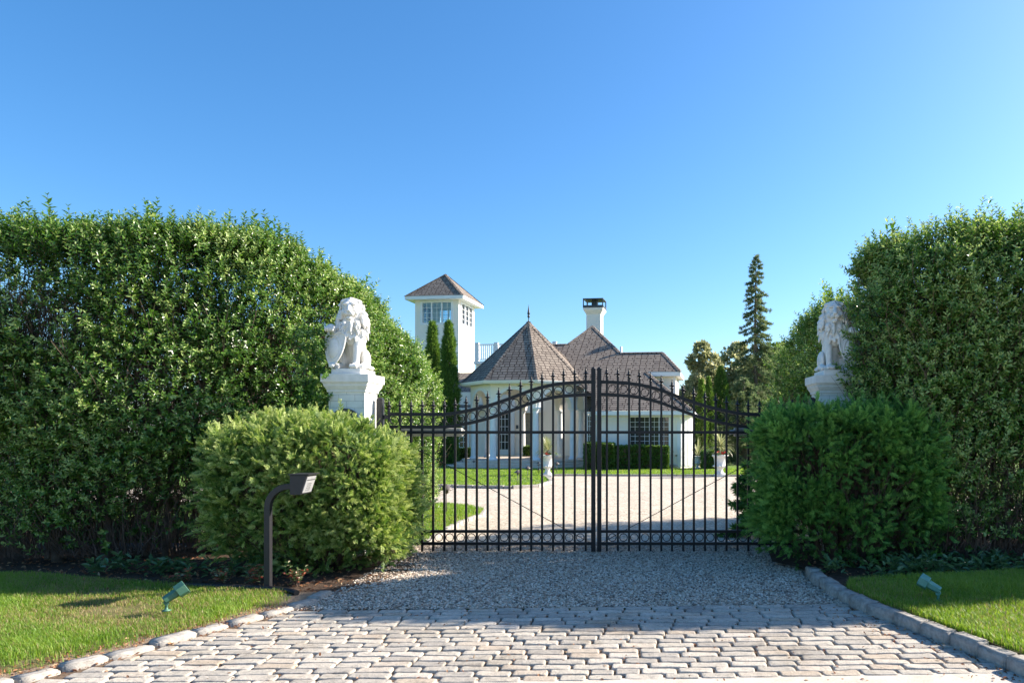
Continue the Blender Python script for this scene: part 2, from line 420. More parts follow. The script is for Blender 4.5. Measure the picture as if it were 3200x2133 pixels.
M['concrete'] = mat_mix('worn street surface', [(0.3, (0.52, 0.45, 0.37)), (0.55, (0.62, 0.55, 0.46)), (0.75, (0.68, 0.61, 0.53))], 5, 90, bs=0.5, bsc=160, bd=0.01)
def mat_cobble():
    m, nt, b, out = nodes('granite setts')
    a = nt.nodes.new('ShaderNodeAttribute'); a.attribute_name = 'rnd'
    r = ramp(nt, [(0.0, (0.38, 0.345, 0.30)), (0.5, (0.475, 0.43, 0.36)), (0.85, (0.56, 0.50, 0.42)), (1.0, (0.48, 0.40, 0.31))], a.outputs['Fac'])
    n1 = noise(nt, 26, 6, 0.75); r1 = ramp(nt, [(0.28, (0.45, 0.45, 0.46)), (0.45, (0.88, 0.88, 0.88)), (0.7, (1.12, 1.12, 1.12))], n1.outputs['Fac'])
    mx = nt.nodes.new('ShaderNodeMix'); mx.data_type = 'RGBA'; mx.blend_type = 'MULTIPLY'; mx.inputs[0].default_value = 1.0
    nt.links.new(r.outputs[0], mx.inputs[6]); nt.links.new(r1.outputs[0], mx.inputs[7])
    n2 = noise(nt, 240, 2, 0.6); r2 = ramp(nt, [(0.33, (0.62, 0.62, 0.64)), (0.5, (1, 1, 1)), (0.7, (1.08, 1.08, 1.06))], n2.outputs['Fac'])
    my = nt.nodes.new('ShaderNodeMix'); my.data_type = 'RGBA'; my.blend_type = 'MULTIPLY'; my.inputs[0].default_value = 1.0
    nt.links.new(mx.outputs[2], my.inputs[6]); nt.links.new(r2.outputs[0], my.inputs[7])
    nt.links.new(my.outputs[2], b.inputs['Base Color'])
    n5 = noise(nt, 1.6, 5, 0.7); r5 = ramp(nt, [(0.30, (0.78, 0.74, 0.69)), (0.5, (1, 1, 1)), (0.72, (1.08, 1.07, 1.05))], n5.outputs['Fac'])
    mz = nt.nodes.new('ShaderNodeMix'); mz.data_type = 'RGBA'; mz.blend_type = 'MULTIPLY'; mz.inputs[0].default_value = 1.0
    nt.links.new(my.outputs[2], mz.inputs[6]); nt.links.new(r5.outputs[0], mz.inputs[7]); nt.links.new(mz.outputs[2], b.inputs['Base Color'])
    b.inputs['Roughness'].default_value = 0.8; b.inputs['Specular IOR Level'].default_value = 0.35
    n3 = noise(nt, 60, 6, 0.7); bump(nt, b, n3.outputs['Fac'], 0.7, 0.012)
    return m
M['cobble'] = mat_cobble()

# ------------------------------------------------------------------ foliage toolkit
def norm(a): return a / np.maximum(np.linalg.norm(a, axis=-1, keepdims=True), 1e-9)

def frames(d, roll=None, up=None):
    """orthonormal bases whose Y axis is d; Z near `up` (or random roll)"""
    n = len(d); d = norm(d)
    if up is None:
        a = norm(rng.normal(size=(n, 3)))
    else:
        a = up
    x = np.cross(d, a); x = norm(x)
    z = np.cross(x, d)
    return np.stack([x, d, z], axis=2)

def leaf_t(L, w, fold=0.25, droop=0.15):
    V = np.array([(0, 0, 0), (-.42*w, .28*L, fold*w*.42), (-.40*w, .66*L, fold*w*.4 - droop*L*.35), (0, L, -droop*L),
                  (.40*w, .66*L, fold*w*.4 - droop*L*.35), (.42*w, .28*L, fold*w*.42)], float)
    return V, np.array([(0, 5, 4, 3), (0, 3, 2, 1)])

def rot_to(V, M3, t): return V @ np.asarray(M3).T + np.asarray(t)

def sprig_privet(stem=0.2, pairs=6, L=0.05, w=0.023, lo=0.2, hi=0.85):
    Vs = []; Qs = []; rn = []; o = 0
    # stem: two crossed strips
    for ax in ((1, 0, 0), (0, 0, 1)):
        a = np.array(ax) * 0.0016
        Vs.append(np.array([-a, a, a*.6 + (0, stem, 0), -a*.6 + (0, stem, 0)])); Qs.append(np.array([(0, 1, 2, 3)]) + o); rn.append(np.full(4, 0.02)); o += 4
    for i in range(pairs):
        y = stem * (0.12 + 0.86 * i / (pairs - 1)); sc = 1.0 if i < pairs - 2 else (0.8 if i == pairs - 2 else 0.55)
        base = (i % 2) * PI/2 + random.uniform(-.35, .35)
        for sd in (0, PI):
            ang = base + sd
            lf, q = leaf_t(L * sc * random.uniform(.8, 1.2), w * sc * random.uniform(.85, 1.2), random.uniform(.15, .5), random.uniform(.05, .3))
            el = R(random.uniform(32, 62))      # angle from stem
            rad = np.array((math.cos(ang), 0, math.sin(ang)))
            d = rad * math.sin(el) + np.array((0, math.cos(el), 0))
            upv = -rad * math.cos(el) + np.array((0, math.sin(el), 0))
            x = np.cross(d, upv)
            Mx = np.stack([x, d, upv], axis=1)
            Vs.append(rot_to(lf, Mx, (0, y, 0))); Qs.append(q + o); o += 6
            base_r = lo + (hi - lo) * random.random()
            if i >= pairs - 2: base_r = min(1.0, base_r + 0.18)
            rn.append(np.full(6, base_r))
    return np.concatenate(Vs), np.concatenate(Qs), np.concatenate(rn)

def spray_thuja(L=0.13, nb=6, blen=0.06, bw=0.012):
    Vs = []; Qs = []; rn = []; o = 0
    def bl(p, ang, ln, w, zd, r):
        nonlocal o
        d = np.array((math.sin(ang), math.cos(ang), 0)); x = np.array((math.cos(ang), -math.sin(ang), 0))
        p = np.array(p, float)
        V = np.array([p, p + d*ln*.45 - x*w*.5 + (0, 0, zd*.3), p + d*ln + (0, 0, -zd*.4), p + d*ln*.45 + x*w*.5 + (0, 0, zd*.3)])
        Vs.append(V); Qs.append(np.array([(0, 3, 2, 1)]) + o); rn.append(np.full(4, r)); o += 4
    base = random.uniform(.25, .8)
    bl((0, 0, 0), 0, L, bw*1.1, 0.01, base)
    for i in range(nb):
        f = (i + 0.5) / nb
        for sd in (-1, 1):
            ln = blen * (1 - .62*f) * random.uniform(.7, 1.25) * (0.75 if i == 0 else 1)
            bl((0, L*f*.85, -0.02*f*f), sd * R(random.uniform(28, 55)), ln, bw*random.uniform(.8, 1.3), random.uniform(-.015, .015),
               float(np.clip(base + random.uniform(-.12, .12) + .32*f - .05, .1, 1)))
    return np.concatenate(Vs), np.concatenate(Qs), np.concatenate(rn)

def tuft(n=7, L=0.2, w=0.05, spread=60, lo=.15, hi=.95):
    Vs = []; Qs = []; rn = []; o = 0
    for i in range(n):
        el = R(random.uniform(0, spread)); ph = random.uniform(0, 2*PI)
        d = np.array((math.sin(el)*math.cos(ph), math.cos(el), math.sin(el)*math.sin(ph)))
        a = norm(np.cross(d, np.random.default_rng(i + int(1000*random.random())).normal(size=3)))
        ln = L*random.uniform(.6, 1.1)
        V = np.array([(0, 0, 0), d*ln*.5 - a*w*.5, d*ln, d*ln*.5 + a*w*.5])
        Vs.append(V); Qs.append(np.array([(0, 3, 2, 1)]) + o); rn.append(np.full(4, random.uniform(lo, hi))); o += 4
    return np.concatenate(Vs), np.concatenate(Qs), np.concatenate(rn)

def scatter(templates, pos, Rm, sc, jitter=0.12, tint=None):
    """copies of small templates baked into one vertex array"""
    n = len(pos); idx = rng.integers(0, len(templates), n)
    Vs = []; Qs = []; Rn = []; o = 0
    for k, (V, Q, r) in enumerate(templates):
        s = np.where(idx == k)[0]
        if len(s) == 0: continue
        W = np.einsum('nij,kj->nki', Rm[s], V) * sc[s][:, None, None] + pos[s][:, None, :]
        Qk = Q[None] + (np.arange(len(s)) * len(V))[:, None, None] + o
        rr = r[None, :] + rng.uniform(-jitter, jitter, (len(s), 1))
        if tint is not None: rr = rr + tint[s][:, None]
        rr = np.where(r[None, :] < 0.07, r[None, :], np.clip(rr, 0.09, 1.0))
        Vs.append(W.reshape(-1, 3)); Qs.append(Qk.reshape(-1, Q.shape[1])); Rn.append(rr.reshape(-1)); o += len(s) * len(V)
    return np.concatenate(Vs), np.concatenate(Qs), np.concatenate(Rn)

_ph = rng.uniform(0, 6.28, (3, 8, 3)); _fr = rng.normal(size=(3, 8, 3))
def lump(P, freq, k=0):
    """smooth 3D noise in about -1..1"""
    s = 0
    for i in range(8):
        s = s + np.sin((P * _fr[k, i] * freq).sum(-1) + _ph[k, i, 0])
    return s / 4.0

def sticks(pos, d, ln, r0, seg=3, bend=0.1, r1=0.5):
    """many thin three-sided twigs as quads"""
    n = len(pos); Rm = frames(d)
    bx = rng.normal(0, bend, (n, 1)) * ln[:, None]; bz = rng.normal(0, bend, (n, 1)) * ln[:, None]
    rings = []
    for i in range(seg + 1):
        t = i / seg
        c = pos + Rm[:, :, 1] * (ln * t)[:, None] + Rm[:, :, 0] * bx * t * t + Rm[:, :, 2] * bz * math.sin(PI * t)
        rr = (r0 * (1 - (1 - r1) * t))[:, None]
        for k in range(3):
            a = 2*PI*k/3
            rings.append(c + (Rm[:, :, 0] * math.cos(a) + Rm[:, :, 2] * math.sin(a)) * rr)
    V = np.stack(rings, axis=1)                       # n, 3*(seg+1), 3
    q = []
    for i in range(seg):
        for k in range(3):
            q.append((i*3 + k, i*3 + (k+1) % 3, (i+1)*3 + (k+1) % 3, (i+1)*3 + k))
    q = np.array(q)
    Q = q[None] + (np.arange(n) * V.shape[1])[:, None, None]
    return V.reshape(-1, 3), Q.reshape(-1, 4)

PRIVET = [sprig_privet(random.uniform(.15, .23), random.choice((5, 6, 7)), random.uniform(.046, .056), random.uniform(.021, .027)) for _ in range(9)]
THUJA = [spray_thuja(random.uniform(.10, .15), random.choice((7, 8)), random.uniform(.045, .065), random.uniform(.0085, .011)) for _ in range(9)]
TUFT = [tuft(9, 0.22, 0.032, 65) for _ in range(6)]

# ------------------------------------------------------------------ world, sun, camera
SUN = Vector((0.803, 0.298, 0.512)).normalized()
w = bpy.data.worlds.new('World'); scn.world = w; w.use_nodes = True
nt = w.node_tree
sky = nt.nodes.new('ShaderNodeTexSky'); sky.sky_type = 'NISHITA'; sky.sun_disc = False
sky.sun_elevation = math.asin(SUN.z); sky.sun_rotation = math.atan2(SUN.x, SUN.y)
sky.air_density = 1.0; sky.dust_density = 1.0; sky.ozone_density = 5.0; sky.altitude = 0
bg = nt.nodes['Background']; bg.inputs['Strength'].default_value = 0.10
hs = nt.nodes.new('ShaderNodeHueSaturation'); hs.inputs['Saturation'].default_value = 1.2; hs.inputs['Hue'].default_value = 0.498
nt.links.new(sky.outputs[0], hs.inputs['Color']); nt.links.new(hs.outputs[0], bg.inputs['Color'])
sl = bpy.data.lights.new('sun', 'SUN'); sl.energy = 5.0; sl.angle = R(0.55); sl.color = (1.0, 0.90, 0.77)
so = bpy.data.objects.new('sun', sl); so.rotation_euler = SUN.to_track_quat('Z', 'Y').to_euler(); so.location = (20, 5, 20); COL.objects.link(so)
cam = bpy.data.cameras.new('camera'); cam.sensor_width = 36; cam.lens = F / 3200 * 36
cam.shift_x = -(PX - 1600) / 3200; cam.shift_y = (PY - 1066.5) / 3200
cam.clip_end = 3000; cam.clip_start = 0.05
co = bpy.data.objects.new('camera', cam); co.location = (0, 0, CH); co.rotation_euler = (PI/2, 0, 0); COL.objects.link(co)
scn.camera = co
scn.view_settings.view_transform = 'Standard'; scn.view_settings.look = 'None'
scn.view_settings.exposure = 1.34; scn.view_settings.gamma = 1.0
scn.render.film_transparent = False
scn.cycles.max_bounces = 8; scn.cycles.transparent_max_bounces = 12

# ------------------------------------------------------------------ ground sheets
def sheet(name, poly, dz, mat, skirt=0.0, label=None, kind='structure'):
    bm = bmesh.new()
    f = bm.faces.new([bm.verts.new((p[0], p[1], 0)) for p in poly])
    if f.normal.z < 0: bmesh.ops.reverse_faces(bm, faces=[f])
    if skirt:
        r = bmesh.ops.extrude_face_region(bm, geom=list(bm.faces))
        top = [v for v in r['geom'] if isinstance(v, bmesh.types.BMVert)]
        for v in top: v.co.z = skirt
    for yy in (9.0, 31.0):
        bmesh.ops.bisect_plane(bm, geom=bm.verts[:] + bm.edges[:] + bm.faces[:], plane_co=(0, yy, 0), plane_no=(0, 1, 0))
    bmesh.ops.triangulate(bm, faces=[f for f in bm.faces if len(f.verts) > 4])
    for v in bm.verts: v.co.z = v.co.z - skirt + gz(v.co.y) + dz
    bmesh.ops.recalc_face_normals(bm, faces=bm.faces)
    for f in bm.faces:
        if not skirt and f.normal.z < 0: f.normal_flip()
    me = bpy.data.meshes.new(name); bm.to_mesh(me); bm.free()
    o = link(name, me, mat)
    if kind: o['kind'] = kind
    if label: o['label'] = label
    return o

sheet('ground', [(-700, -300), (700, -300), (700, 900), (-700, 900)], -0.05, M['turf'])
SL = 0.05                                             # setts run very slightly askew
def kerbx(side, y):
    ys = [3.0, 4.17, 4.40, 4.65, 4.91, 5.17, 5.38, 5.61, 5.81, 6.03, 6.5, 9.0]
    xl = [-3.95, -3.66, -3.50, -3.38, -3.29, -3.17, -3.07, -2.97, -2.88, -2.82, -2.80, -2.85]
    yr = [3.0, 4.28, 4.62, 5.13, 5.61, 6.2, 7.0, 9.0]
    xr = [2.75, 2.38, 2.28, 2.12, 1.94, 1.81, 1.79, 1.79]
    return float(np.interp(y, ys, xl) if side < 0 else np.interp(y, yr, xr))
sheet('road', [(-60, -12), (60, -12), (60, 7.2), (-60, 1.2)], 0.006, M['concrete'])
ys = np.arange(4.05, 6.05, 0.2)
sheet('cobble_bed', [(kerbx(-1, y) - .1, y) for y in ys] + [(kerbx(1, y) + .1, y) for y in ys[::-1]], -0.006, M['joint'])
drive = [(-2.95, 5.85), (1.95, 5.95), (1.95, 9.2), (7.5, 9.6), (9.0, 30.9), (-22, 30.9), (-22, 9.3), (-2.95, 9.2)]
sheet('gravel_drive', drive, -0.004, M['gravel'])

# ---- setts: one mesh, every stone a rounded block
def setts():
    NX, NY = 15, 9
    u = np.linspace(-1, 1, NX); v = np.linspace(-1, 1, NY)
    Vs = []; Qs = []; rn = []; o = 0
    q = []
    for j in range(NY - 1):
        for i in range(NX - 1):
            q.append((j*NX + i, j*NX + i + 1, (j+1)*NX + i + 1, (j+1)*NX + i))
    q = np.array(q)
    row = 0; y = 4.165
    while y < 5.86:
        wy = random.uniform(.098, .108)
        x = kerbx(-1, y) + 0.075 + random.uniform(-.02, .04) - (row % 2) * random.uniform(.08, .14)
        xe = kerbx(1, y) - 0.085
        while x < xe - .05:
            ln = random.uniform(.215, .268) if random.random() < .88 else random.uniform(.14, .2)
            x0, x1 = max(x, kerbx(-1, y) + .07), min(x + ln, xe)
            if x1 - x0 > .06:
                g = random.uniform(.004, .012); hx = (x1 - x0 - g) / 2; hy = (wy - random.uniform(.006, .013)) / 2
                cx = (x0 + x1) / 2; cy = y + wy/2 + SL * cx + random.uniform(-.004, .004)
                h = random.uniform(.009, .013)
                UU, WW = np.meshgrid(u, v)
                # spread the grid towards the rim
                UU = np.sign(UU) * np.abs(UU) ** .30; WW = np.sign(WW) * np.abs(WW) ** .32
                X = UU * hx * (1 - .06 * WW**4 * random.uniform(.4, 1.4)); Y = WW * hy * (1 - .09 * UU**14 * random.uniform(.4, 1.8))
                P = np.stack([X + cx, Y + cy, np.zeros_like(X)], -1)
                X = X + lump(P, 26, 0) * .0030 * np.abs(UU)**3; Y = Y + lump(P, 26, 1) * .0024 * np.abs(WW)**3
                tilt = random.uniform(-.012, .012); tl2 = random.uniform(-.03, .03)
                Z = h * (1 - np.abs(UU)**22) * (1 - np.abs(WW)**13) + lump(P, 30, 2) * .0022 + lump(P, 75, 0) * .0016 + tilt * X + tl2 * Y
                Z = np.where((np.abs(UU) > .999) | (np.abs(WW) > .999), -0.02, Z)
                a = random.uniform(-.02, .02)
                Xr = X * math.cos(a) - Y * math.sin(a); Yr = X * math.sin(a) + Y * math.cos(a)
                V = np.stack([Xr + cx, Yr + cy, Z], -1).reshape(-1, 3)
                Vs.append(V); Qs.append(q + o); rn.append(np.full(len(V), random.random() if random.random() > .08 else 1.0)); o += len(V)
            x += ln
        y += wy; row += 1
    me = np_mesh('cobblestone_apron', np.concatenate(Vs), np.concatenate(Qs), np.concatenate(rn), True)
    o = link('cobblestone_apron', me, M['cobble']); o['kind'] = 'structure'
setts()

# ---- kerbs
def kerb(name, side, y0, y1, top, wd, hgt, spacing):
    mb_v = []; Qs = []; o = 0
    y = y0
    while y < y1:
        ln = random.uniform(*spacing)
        dx = kerbx(side, y + .1) - kerbx(side, y); a = math.atan2(dx, .1)
        cy = y + ln/2 * math.cos(a); cx = kerbx(side, cy)
        bm = bmesh.new(); bmesh.ops.create_cube(bm, size=1.0)
        for v in bm.verts: v.co = Vector((v.co.x * wd * random.uniform(.86, 1.1), v.co.y * (ln - random.uniform(.008, .03)), v.co.z * hgt * random.uniform(.95, 1.05)))
        bmesh.ops.bevel(bm, geom=bm.edges[:], offset=.010, segments=2, affect='EDGES')
        bmesh.ops.triangulate(bm, faces=bm.faces[:]); bmesh.ops.subdivide_edges(bm, edges=[e for e in bm.edges if e.calc_length() > .05], cuts=2, use_grid_fill=True)
        bmesh.ops.triangulate(bm, faces=bm.faces[:])
        bm.verts.ensure_lookup_table()
        P = np.array([v.co[:] for v in bm.verts]); off = np.array([cx * 3.1, cy * 2.7, 0])
        P = P + np.stack([lump(P + off, 17, 0), lump(P + off, 17, 1), lump(P + off, 19, 2)], -1) * .007
        c, s = math.cos(-a), math.sin(-a)
        jt = random.uniform(-.05, .05); c, s = math.cos(-a + jt), math.sin(-a + jt)
        W = np.stack([P[:, 0]*c - P[:, 1]*s + cx + random.uniform(-.012, .012), P[:, 0]*s + P[:, 1]*c + cy, P[:, 2] + top - hgt/2 + random.uniform(-.010, .008)], -1)
        Qs.append(np.array([[v.index for v in f.verts] for f in bm.faces]) + o); mb_v.append(W); o += len(W); bm.free()
        y += ln * math.cos(a)
    me = np_mesh(name, np.concatenate(mb_v), np.concatenate(Qs), None, True)
    ob = link(name, me, M['kerb']); ob['kind'] = 'structure'
kerb('kerb_left', -1, 3.6, 6.35, 0.034, 0.125, 0.115, (.235, .30))
kerb('kerb_right', 1, 3.6, 7.2, 0.100, 0.125, 0.16, (.235, .31))

# ---- beds and lawns
LAWN_L = [(-14, 3.2)] + [(kerbx(-1, y) - random.uniform(.19, .33), y) for y in np.arange(3.4, 5.95, .15)] + [(-3.05, 6.12), (-3.30, 6.42), (-4.25, 6.62), (-5.1, 6.82), (-6.1, 7.12), (-14, 7.2)]
LAWN_R = [(14, 3.2)] + [(kerbx(1, y) + .066, y) for y in np.arange(3.4, 6.3, .15)] + [(1.98, 6.52), (2.6, 6.62), (3.7, 6.90), (14, 7.6)]
sheet('soil_bed_left', [(-14, 3.2)] + [(kerbx(-1, y) - .05, y) for y in np.arange(3.4, 6.3, .2)] + [(-2.72, 6.6), (-2.42, 7.2), (-2.35, 7.7), (-2.6, 8.4), (-3.0, 9.3), (-14, 9.3)], 0.006, M['soil'])
sheet('dirt_verge', [(-3.9, 3.2)] + [(kerbx(-1, y) - .05, y) for y in np.arange(3.4, 6.3, .2)] + [(-2.85, 6.42), (-3.3, 6.38)] + [(kerbx(-1, y) - .36, y) for y in np.arange(6.0, 3.4, -.3)], 0.012, M['dirt'])
sheet('soil_bed_right', [(14, 3.2)] + [(kerbx(1, y) + .05, y) for y in np.arange(3.4, 7.2, .2)] + [(1.80, 7.3), (1.5, 7.7), (1.6, 8.5), (2.0, 9.4), (14, 9.4)], 0.050, M['soil'])
sheet('lawn_left', LAWN_L, 0.016, M['turf_near'])
sheet('lawn_right', LAWN_R, 0.085, M['turf_near'])

lawnA = [G(1180, 1573), G(1300, 1574), G(1400, 1580), G(1470, 1588), G(1512, 1598), G(1500, 1613), G(1440, 1634), G(1390, 1660), G(1330, 1700)]
lawnA = [(-12, lawnA[0].y)] + [(p.x, p.y) for p in lawnA] + [(-3.0, 9.35), (-12, 9.35)]
sheet('lawn_gate', lawnA, 0.045, M['turf'], skirt=.09)
tipB = [G(1180, 1524), G(1340, 1521), G(1480, 1524), G(1600, 1526), G(1680, 1522), G(1722, 1508), G(1710, 1495), G(1690, 1488), G(1700, 1486.5), G(1800, 1486), G(2000, 1487), G(2200, 1487), G(2340, 1488), G(2600, 1489)]
lawnB = [(-20, tipB[0].y)] + [(p.x, p.y) for p in tipB] + [(14, 25), (14, 40), (-20, 40)]
sheet('lawn_house', lawnB, 0.05, M['turf'], skirt=.10)

# kerb of small setts along the far lawn edges
def edging(name, pts, top, wd=.12, ln=.22):
    mb = MB(); acc = []
    for a, b in zip(pts[:-1], pts[1:]):
        n = max(1, int((b - a).length / ln))
        for i in range(n):
            p = a.lerp(b, (i + .5) / n); d = b - a
            mb.box((p.x, p.y, gz(p.y) + top/2 - .02 + random.uniform(-.008, .008)), ((b - a).length / n - .018, wd * random.uniform(.85, 1.1), top + .04), math.atan2(d.y, d.x) + random.uniform(-.04, .04))
    o = mb.build(name, M['kerb'], bevel=.012); o['kind'] = 'structure'
edging('kerb_lawn', tipB[:8], .085)
edging('kerb_house', tipB[8:], .07, .1, .3)
edging('kerb_gate', [G(1180, 1573), G(1300, 1574), G(1400, 1580), G(1470, 1588), G(1512, 1598), G(1500, 1613), G(1440, 1634), G(1390, 1660), G(1330, 1700)], .05, .1, .25)

# ---- grass blades
def inpoly(P, poly):
    x, y = P[:, 0], P[:, 1]; c = np.zeros(len(P), bool); n = len(poly)
    for i in range(n):
        x0, y0 = poly[i][0], poly[i][1]; x1, y1 = poly[(i+1) % n][0], poly[(i+1) % n][1]
        if y0 == y1: continue
        c ^= ((y0 > y) != (y1 > y)) & (x < (x1 - x0) * (y - y0) / (y1 - y0) + x0)
    return c
def blades(poly, box, n, z, h, wd, fade=None, dry=0.16):
    P = np.stack([rng.uniform(box[0], box[1], n), rng.uniform(box[2], box[3], n), np.zeros(n)], -1)
    keep = inpoly(P, poly)
    L1 = lump(P, 2.3, 0); L2 = lump(P, 7, 1)
    keep &= rng.random(n) < np.clip(.78 + .45 * L1 + .35 * L2 + .2 * lump(P, 16, 2), .06, 1)
    if fade is not None: keep &= rng.random(n) < fade(P)
    P = P[keep]; n = len(P); L1 = L1[keep]; L2 = L2[keep]
    P[:, 2] = [gz(y) + z - .004 for y in P[:, 1]]
    a = rng.uniform(0, 2*PI, n); lean = rng.uniform(.1, .9, n); hh = rng.uniform(.5, 1.2, n) * h * (1 + .3 * L1)
    dx, dy = np.cos(a), np.sin(a)
    side = np.stack([-dy, dx, np.zeros(n)], -1) * (wd * rng.uniform(.7, 1.3, n))[:, None] / 2
    m = P + np.stack([dx * lean * hh * .35, dy * lean * hh * .35, hh * .62], -1)
    t = P + np.stack([dx * lean * hh, dy * lean * hh, hh * (1 - .25 * lean)], -1)
    V = np.stack([P - side, P + side, m + side * .8, t, m - side * .8], 1)
    Q = np.array([(0, 1, 2, 4), (4, 2, 3, 3)])
    V = np.stack([P - side, P + side, m + side * .8, m - side * .8, t + side * .15, t - side * .15], 1)
    Q = np.array([(0, 1, 2, 3), (3, 2, 4, 5)])
    Qa = (Q[None] + (np.arange(n) * 6)[:, None, None]).reshape(-1, 4)
    rn = np.clip(.5 + .18 * L1 + .15 * L2 + rng.normal(0, .20, n), .16, 1)
    rn = np.where(rng.random(n) < dry * np.clip(1 - 1.3 * L1 + .5*L2, .2, 3), rng.uniform(0, .1, n), rn)
    return V.reshape(-1, 3), Qa, np.repeat(rn, 6)
def join(parts):
    Vs = []; Qs = []; Rn = []; o = 0
    for V, Q, r in parts:
        Vs.append(V); Qs.append(Q + o); Rn.append(r); o += len(V)
    return np.concatenate(Vs), np.concatenate(Qs), np.concatenate(Rn)
def kerb_fade(side):
    def f(P):
        kx = np.array([kerbx(side, y) for y in P[:, 1]])
        d = np.abs(P[:, 0] - kx) + .22 * lump(P, 3.1, 2)
        return np.clip((d - .10) / .40, .05, 1) if side < 0 else np.clip((d - .02) / .1, .3, 1)
    return f
BL_L = [(-14, 3.2)] + [(kerbx(-1, y) - .12, y) for y in np.arange(3.4, 5.95, .15)] + [(-2.98, 6.14), (-3.22, 6.46), (-4.25, 6.66), (-5.1, 6.86), (-6.1, 7.16), (-14, 7.25)]
g = join([blades(BL_L, (-6.8, -2.8, 3.8, 7.2), 240000, .016, .050, .0042, kerb_fade(-1), .24)])
o = link('grass_left', np_mesh('grass_left', *g), M['grass']); tag(o, 'short mown grass on the lawn left of the cobbled apron', 'grass', kind='stuff'); o.name = 'grass'
g = join([blades(LAWN_R, (1.7, 4.6, 3.8, 7.2), 200000, .085, .060, .0043, kerb_fade(1), .12)])
o = link('grass', np_mesh('grass', *g), M['grass']); tag(o, 'bright short grass on the raised lawn right of the cobbled apron', 'grass', kind='stuff')
g = join([blades(lawnA, (-6, -2.4, 9.3, 14.5), 60000, .045, .06, .008, None, .08)])
o = link('grass', np_mesh('grass', *g), M['grass']); tag(o, 'sunlit grass on the small lawn just behind the gate', 'grass', kind='stuff')
g = join([blades(lawnB, (-9, 5, 16.5, 31.5), 120000, .05, .06, .013, None, .06)])
o = link('grass', np_mesh('grass', *g), M['grass']); tag(o, 'sunlit grass on the lawn in front of the house steps', 'grass', kind='stuff')

# ---- pebbles over the near gravel
def pebbles(n, x0, x1, y0, y1, s0, s1, keepf=None):
    t = (1 + 5**.5) / 2
    I = norm(np.array([(-1, t, 0), (1, t, 0), (-1, -t, 0), (1, -t, 0), (0, -1, t), (0, 1, t), (0, -1, -t), (0, 1, -t), (t, 0, -1), (t, 0, 1), (-t, 0, -1), (-t, 0, 1)], float))
    T = np.array([(0, 11, 5), (0, 5, 1), (0, 1, 7), (0, 7, 10), (0, 10, 11), (1, 5, 9), (5, 11, 4), (11, 10, 2), (10, 7, 6), (7, 1, 8), (3, 9, 4), (3, 4, 2), (3, 2, 6), (3, 6, 8), (3, 8, 9), (4, 9, 5), (2, 4, 11), (6, 2, 10), (8, 6, 7), (9, 8, 1)])
    P = np.stack([rng.uniform(x0, x1, n), rng.uniform(y0, y1, n), np.zeros(n)], -1)
    if keepf is not None: P = P[keepf(P)]
    n = len(P); P[:, 2] = [gz(y) for y in P[:, 1]]; P[:, 2] += rng.uniform(-.004, .008, n)
    S = np.stack([rng.uniform(.8, 1.5, n), rng.uniform(.6, 1.1, n), rng.uniform(.4, .75, n)], -1) * rng.uniform(s0, s1, n)[:, None]
    Rm = frames(np.stack([rng.normal(0, 1, n), rng.normal(0, 1, n), rng.normal(0, .25, n)], -1), up=norm(np.stack([rng.normal(0, .3, n), rng.normal(0, .3, n), np.ones(n)], -1)))
    jit = 1 + rng.uniform(-.18, .18, (n, 12, 1))
    W = np.einsum('nij,nkj->nki', Rm, I[None] * S[:, None, :] * jit) + P[:, None, :]
    Q = (T[None] + (np.arange(n) * 12)[:, None, None]).reshape(-1, 3)
    return W.reshape(-1, 3), Q, np.repeat(rng.random(n), 12)
def kf(P):
    xl = np.array([kerbx(-1, y) for y in P[:, 1]]) + .03; xr = np.array([kerbx(1, y) for y in P[:, 1]]) - .05
    edge = 5.94 + SL * P[:, 0]
    ok = (P[:, 0] > xl) & (P[:, 0] < xr)
    stray = (P[:, 1] > edge) | (rng.random(len(P)) < .05 * np.exp(-(edge - P[:, 1]) / .12))
    return ok & stray
g = pebbles(52000, -2.9, 1.9, 5.3, 9.4, .006, .014, kf)
o = link('gravel', np_mesh('gravel', *g, True), M['pebble']); tag(o, 'loose pale pebbles between the cobbled apron and the gate', 'gravel', kind='stuff')

# ---- fallen leaves and litter
def litter(n, fn, s=(.018, .04)):
    P = fn(n); n = len(P)
    lf, q = leaf_t(1.0, .6, .5, .1)
    d = np.stack([rng.normal(0, 1, n), rng.normal(0, 1, n), rng.normal(0, .35, n)], -1)
    up = norm(np.stack([rng.normal(0, .5, n), rng.normal(0, .5, n), np.ones(n)], -1))
    return scatter([(lf, q, np.full(6, .5))], P, frames(d, up=up), rng.uniform(*s, n), jitter=.5)
def f_apron(n):
    y = rng.uniform(4.15, 5.9, n); k = rng.random(n)
    xl = np.array([kerbx(-1, a) for a in y]); xr = np.array([kerbx(1, a) for a in y])
    x = np.where(k < .35, xl - rng.uniform(-.12, .35, n), np.where(k < .6, xr - .06 - np.abs(rng.normal(0, .16, n)), rng.uniform(-3.3, 2.2, n)))
    z = np.where((x < xl), .022, np.where((x > xl) & (x < xr), .006, .10))
    return np.stack([x, y, z], -1)
def f_bed(n):
    k = rng.random(n) < .62
    x = np.where(k, rng.uniform(-7, -2.45, n), rng.uniform(1.8, 6, n)); y = rng.uniform(6.4, 8.2, n)
    z = np.where(k, .016, .062)
    keep = ~((x > -2.9) & (x < 1.75)) | ((x < -2.4) & (y < 7.2))
    return np.stack([x, y, z], -1)[keep]
o = link('fallen_leaves', np_mesh('fallen_leaves', *litter(2300, f_apron, (.010, .030))), M['litter']); tag(o, 'dry brown leaves caught between the setts and along the kerbs', 'fallen leaves', kind='stuff')
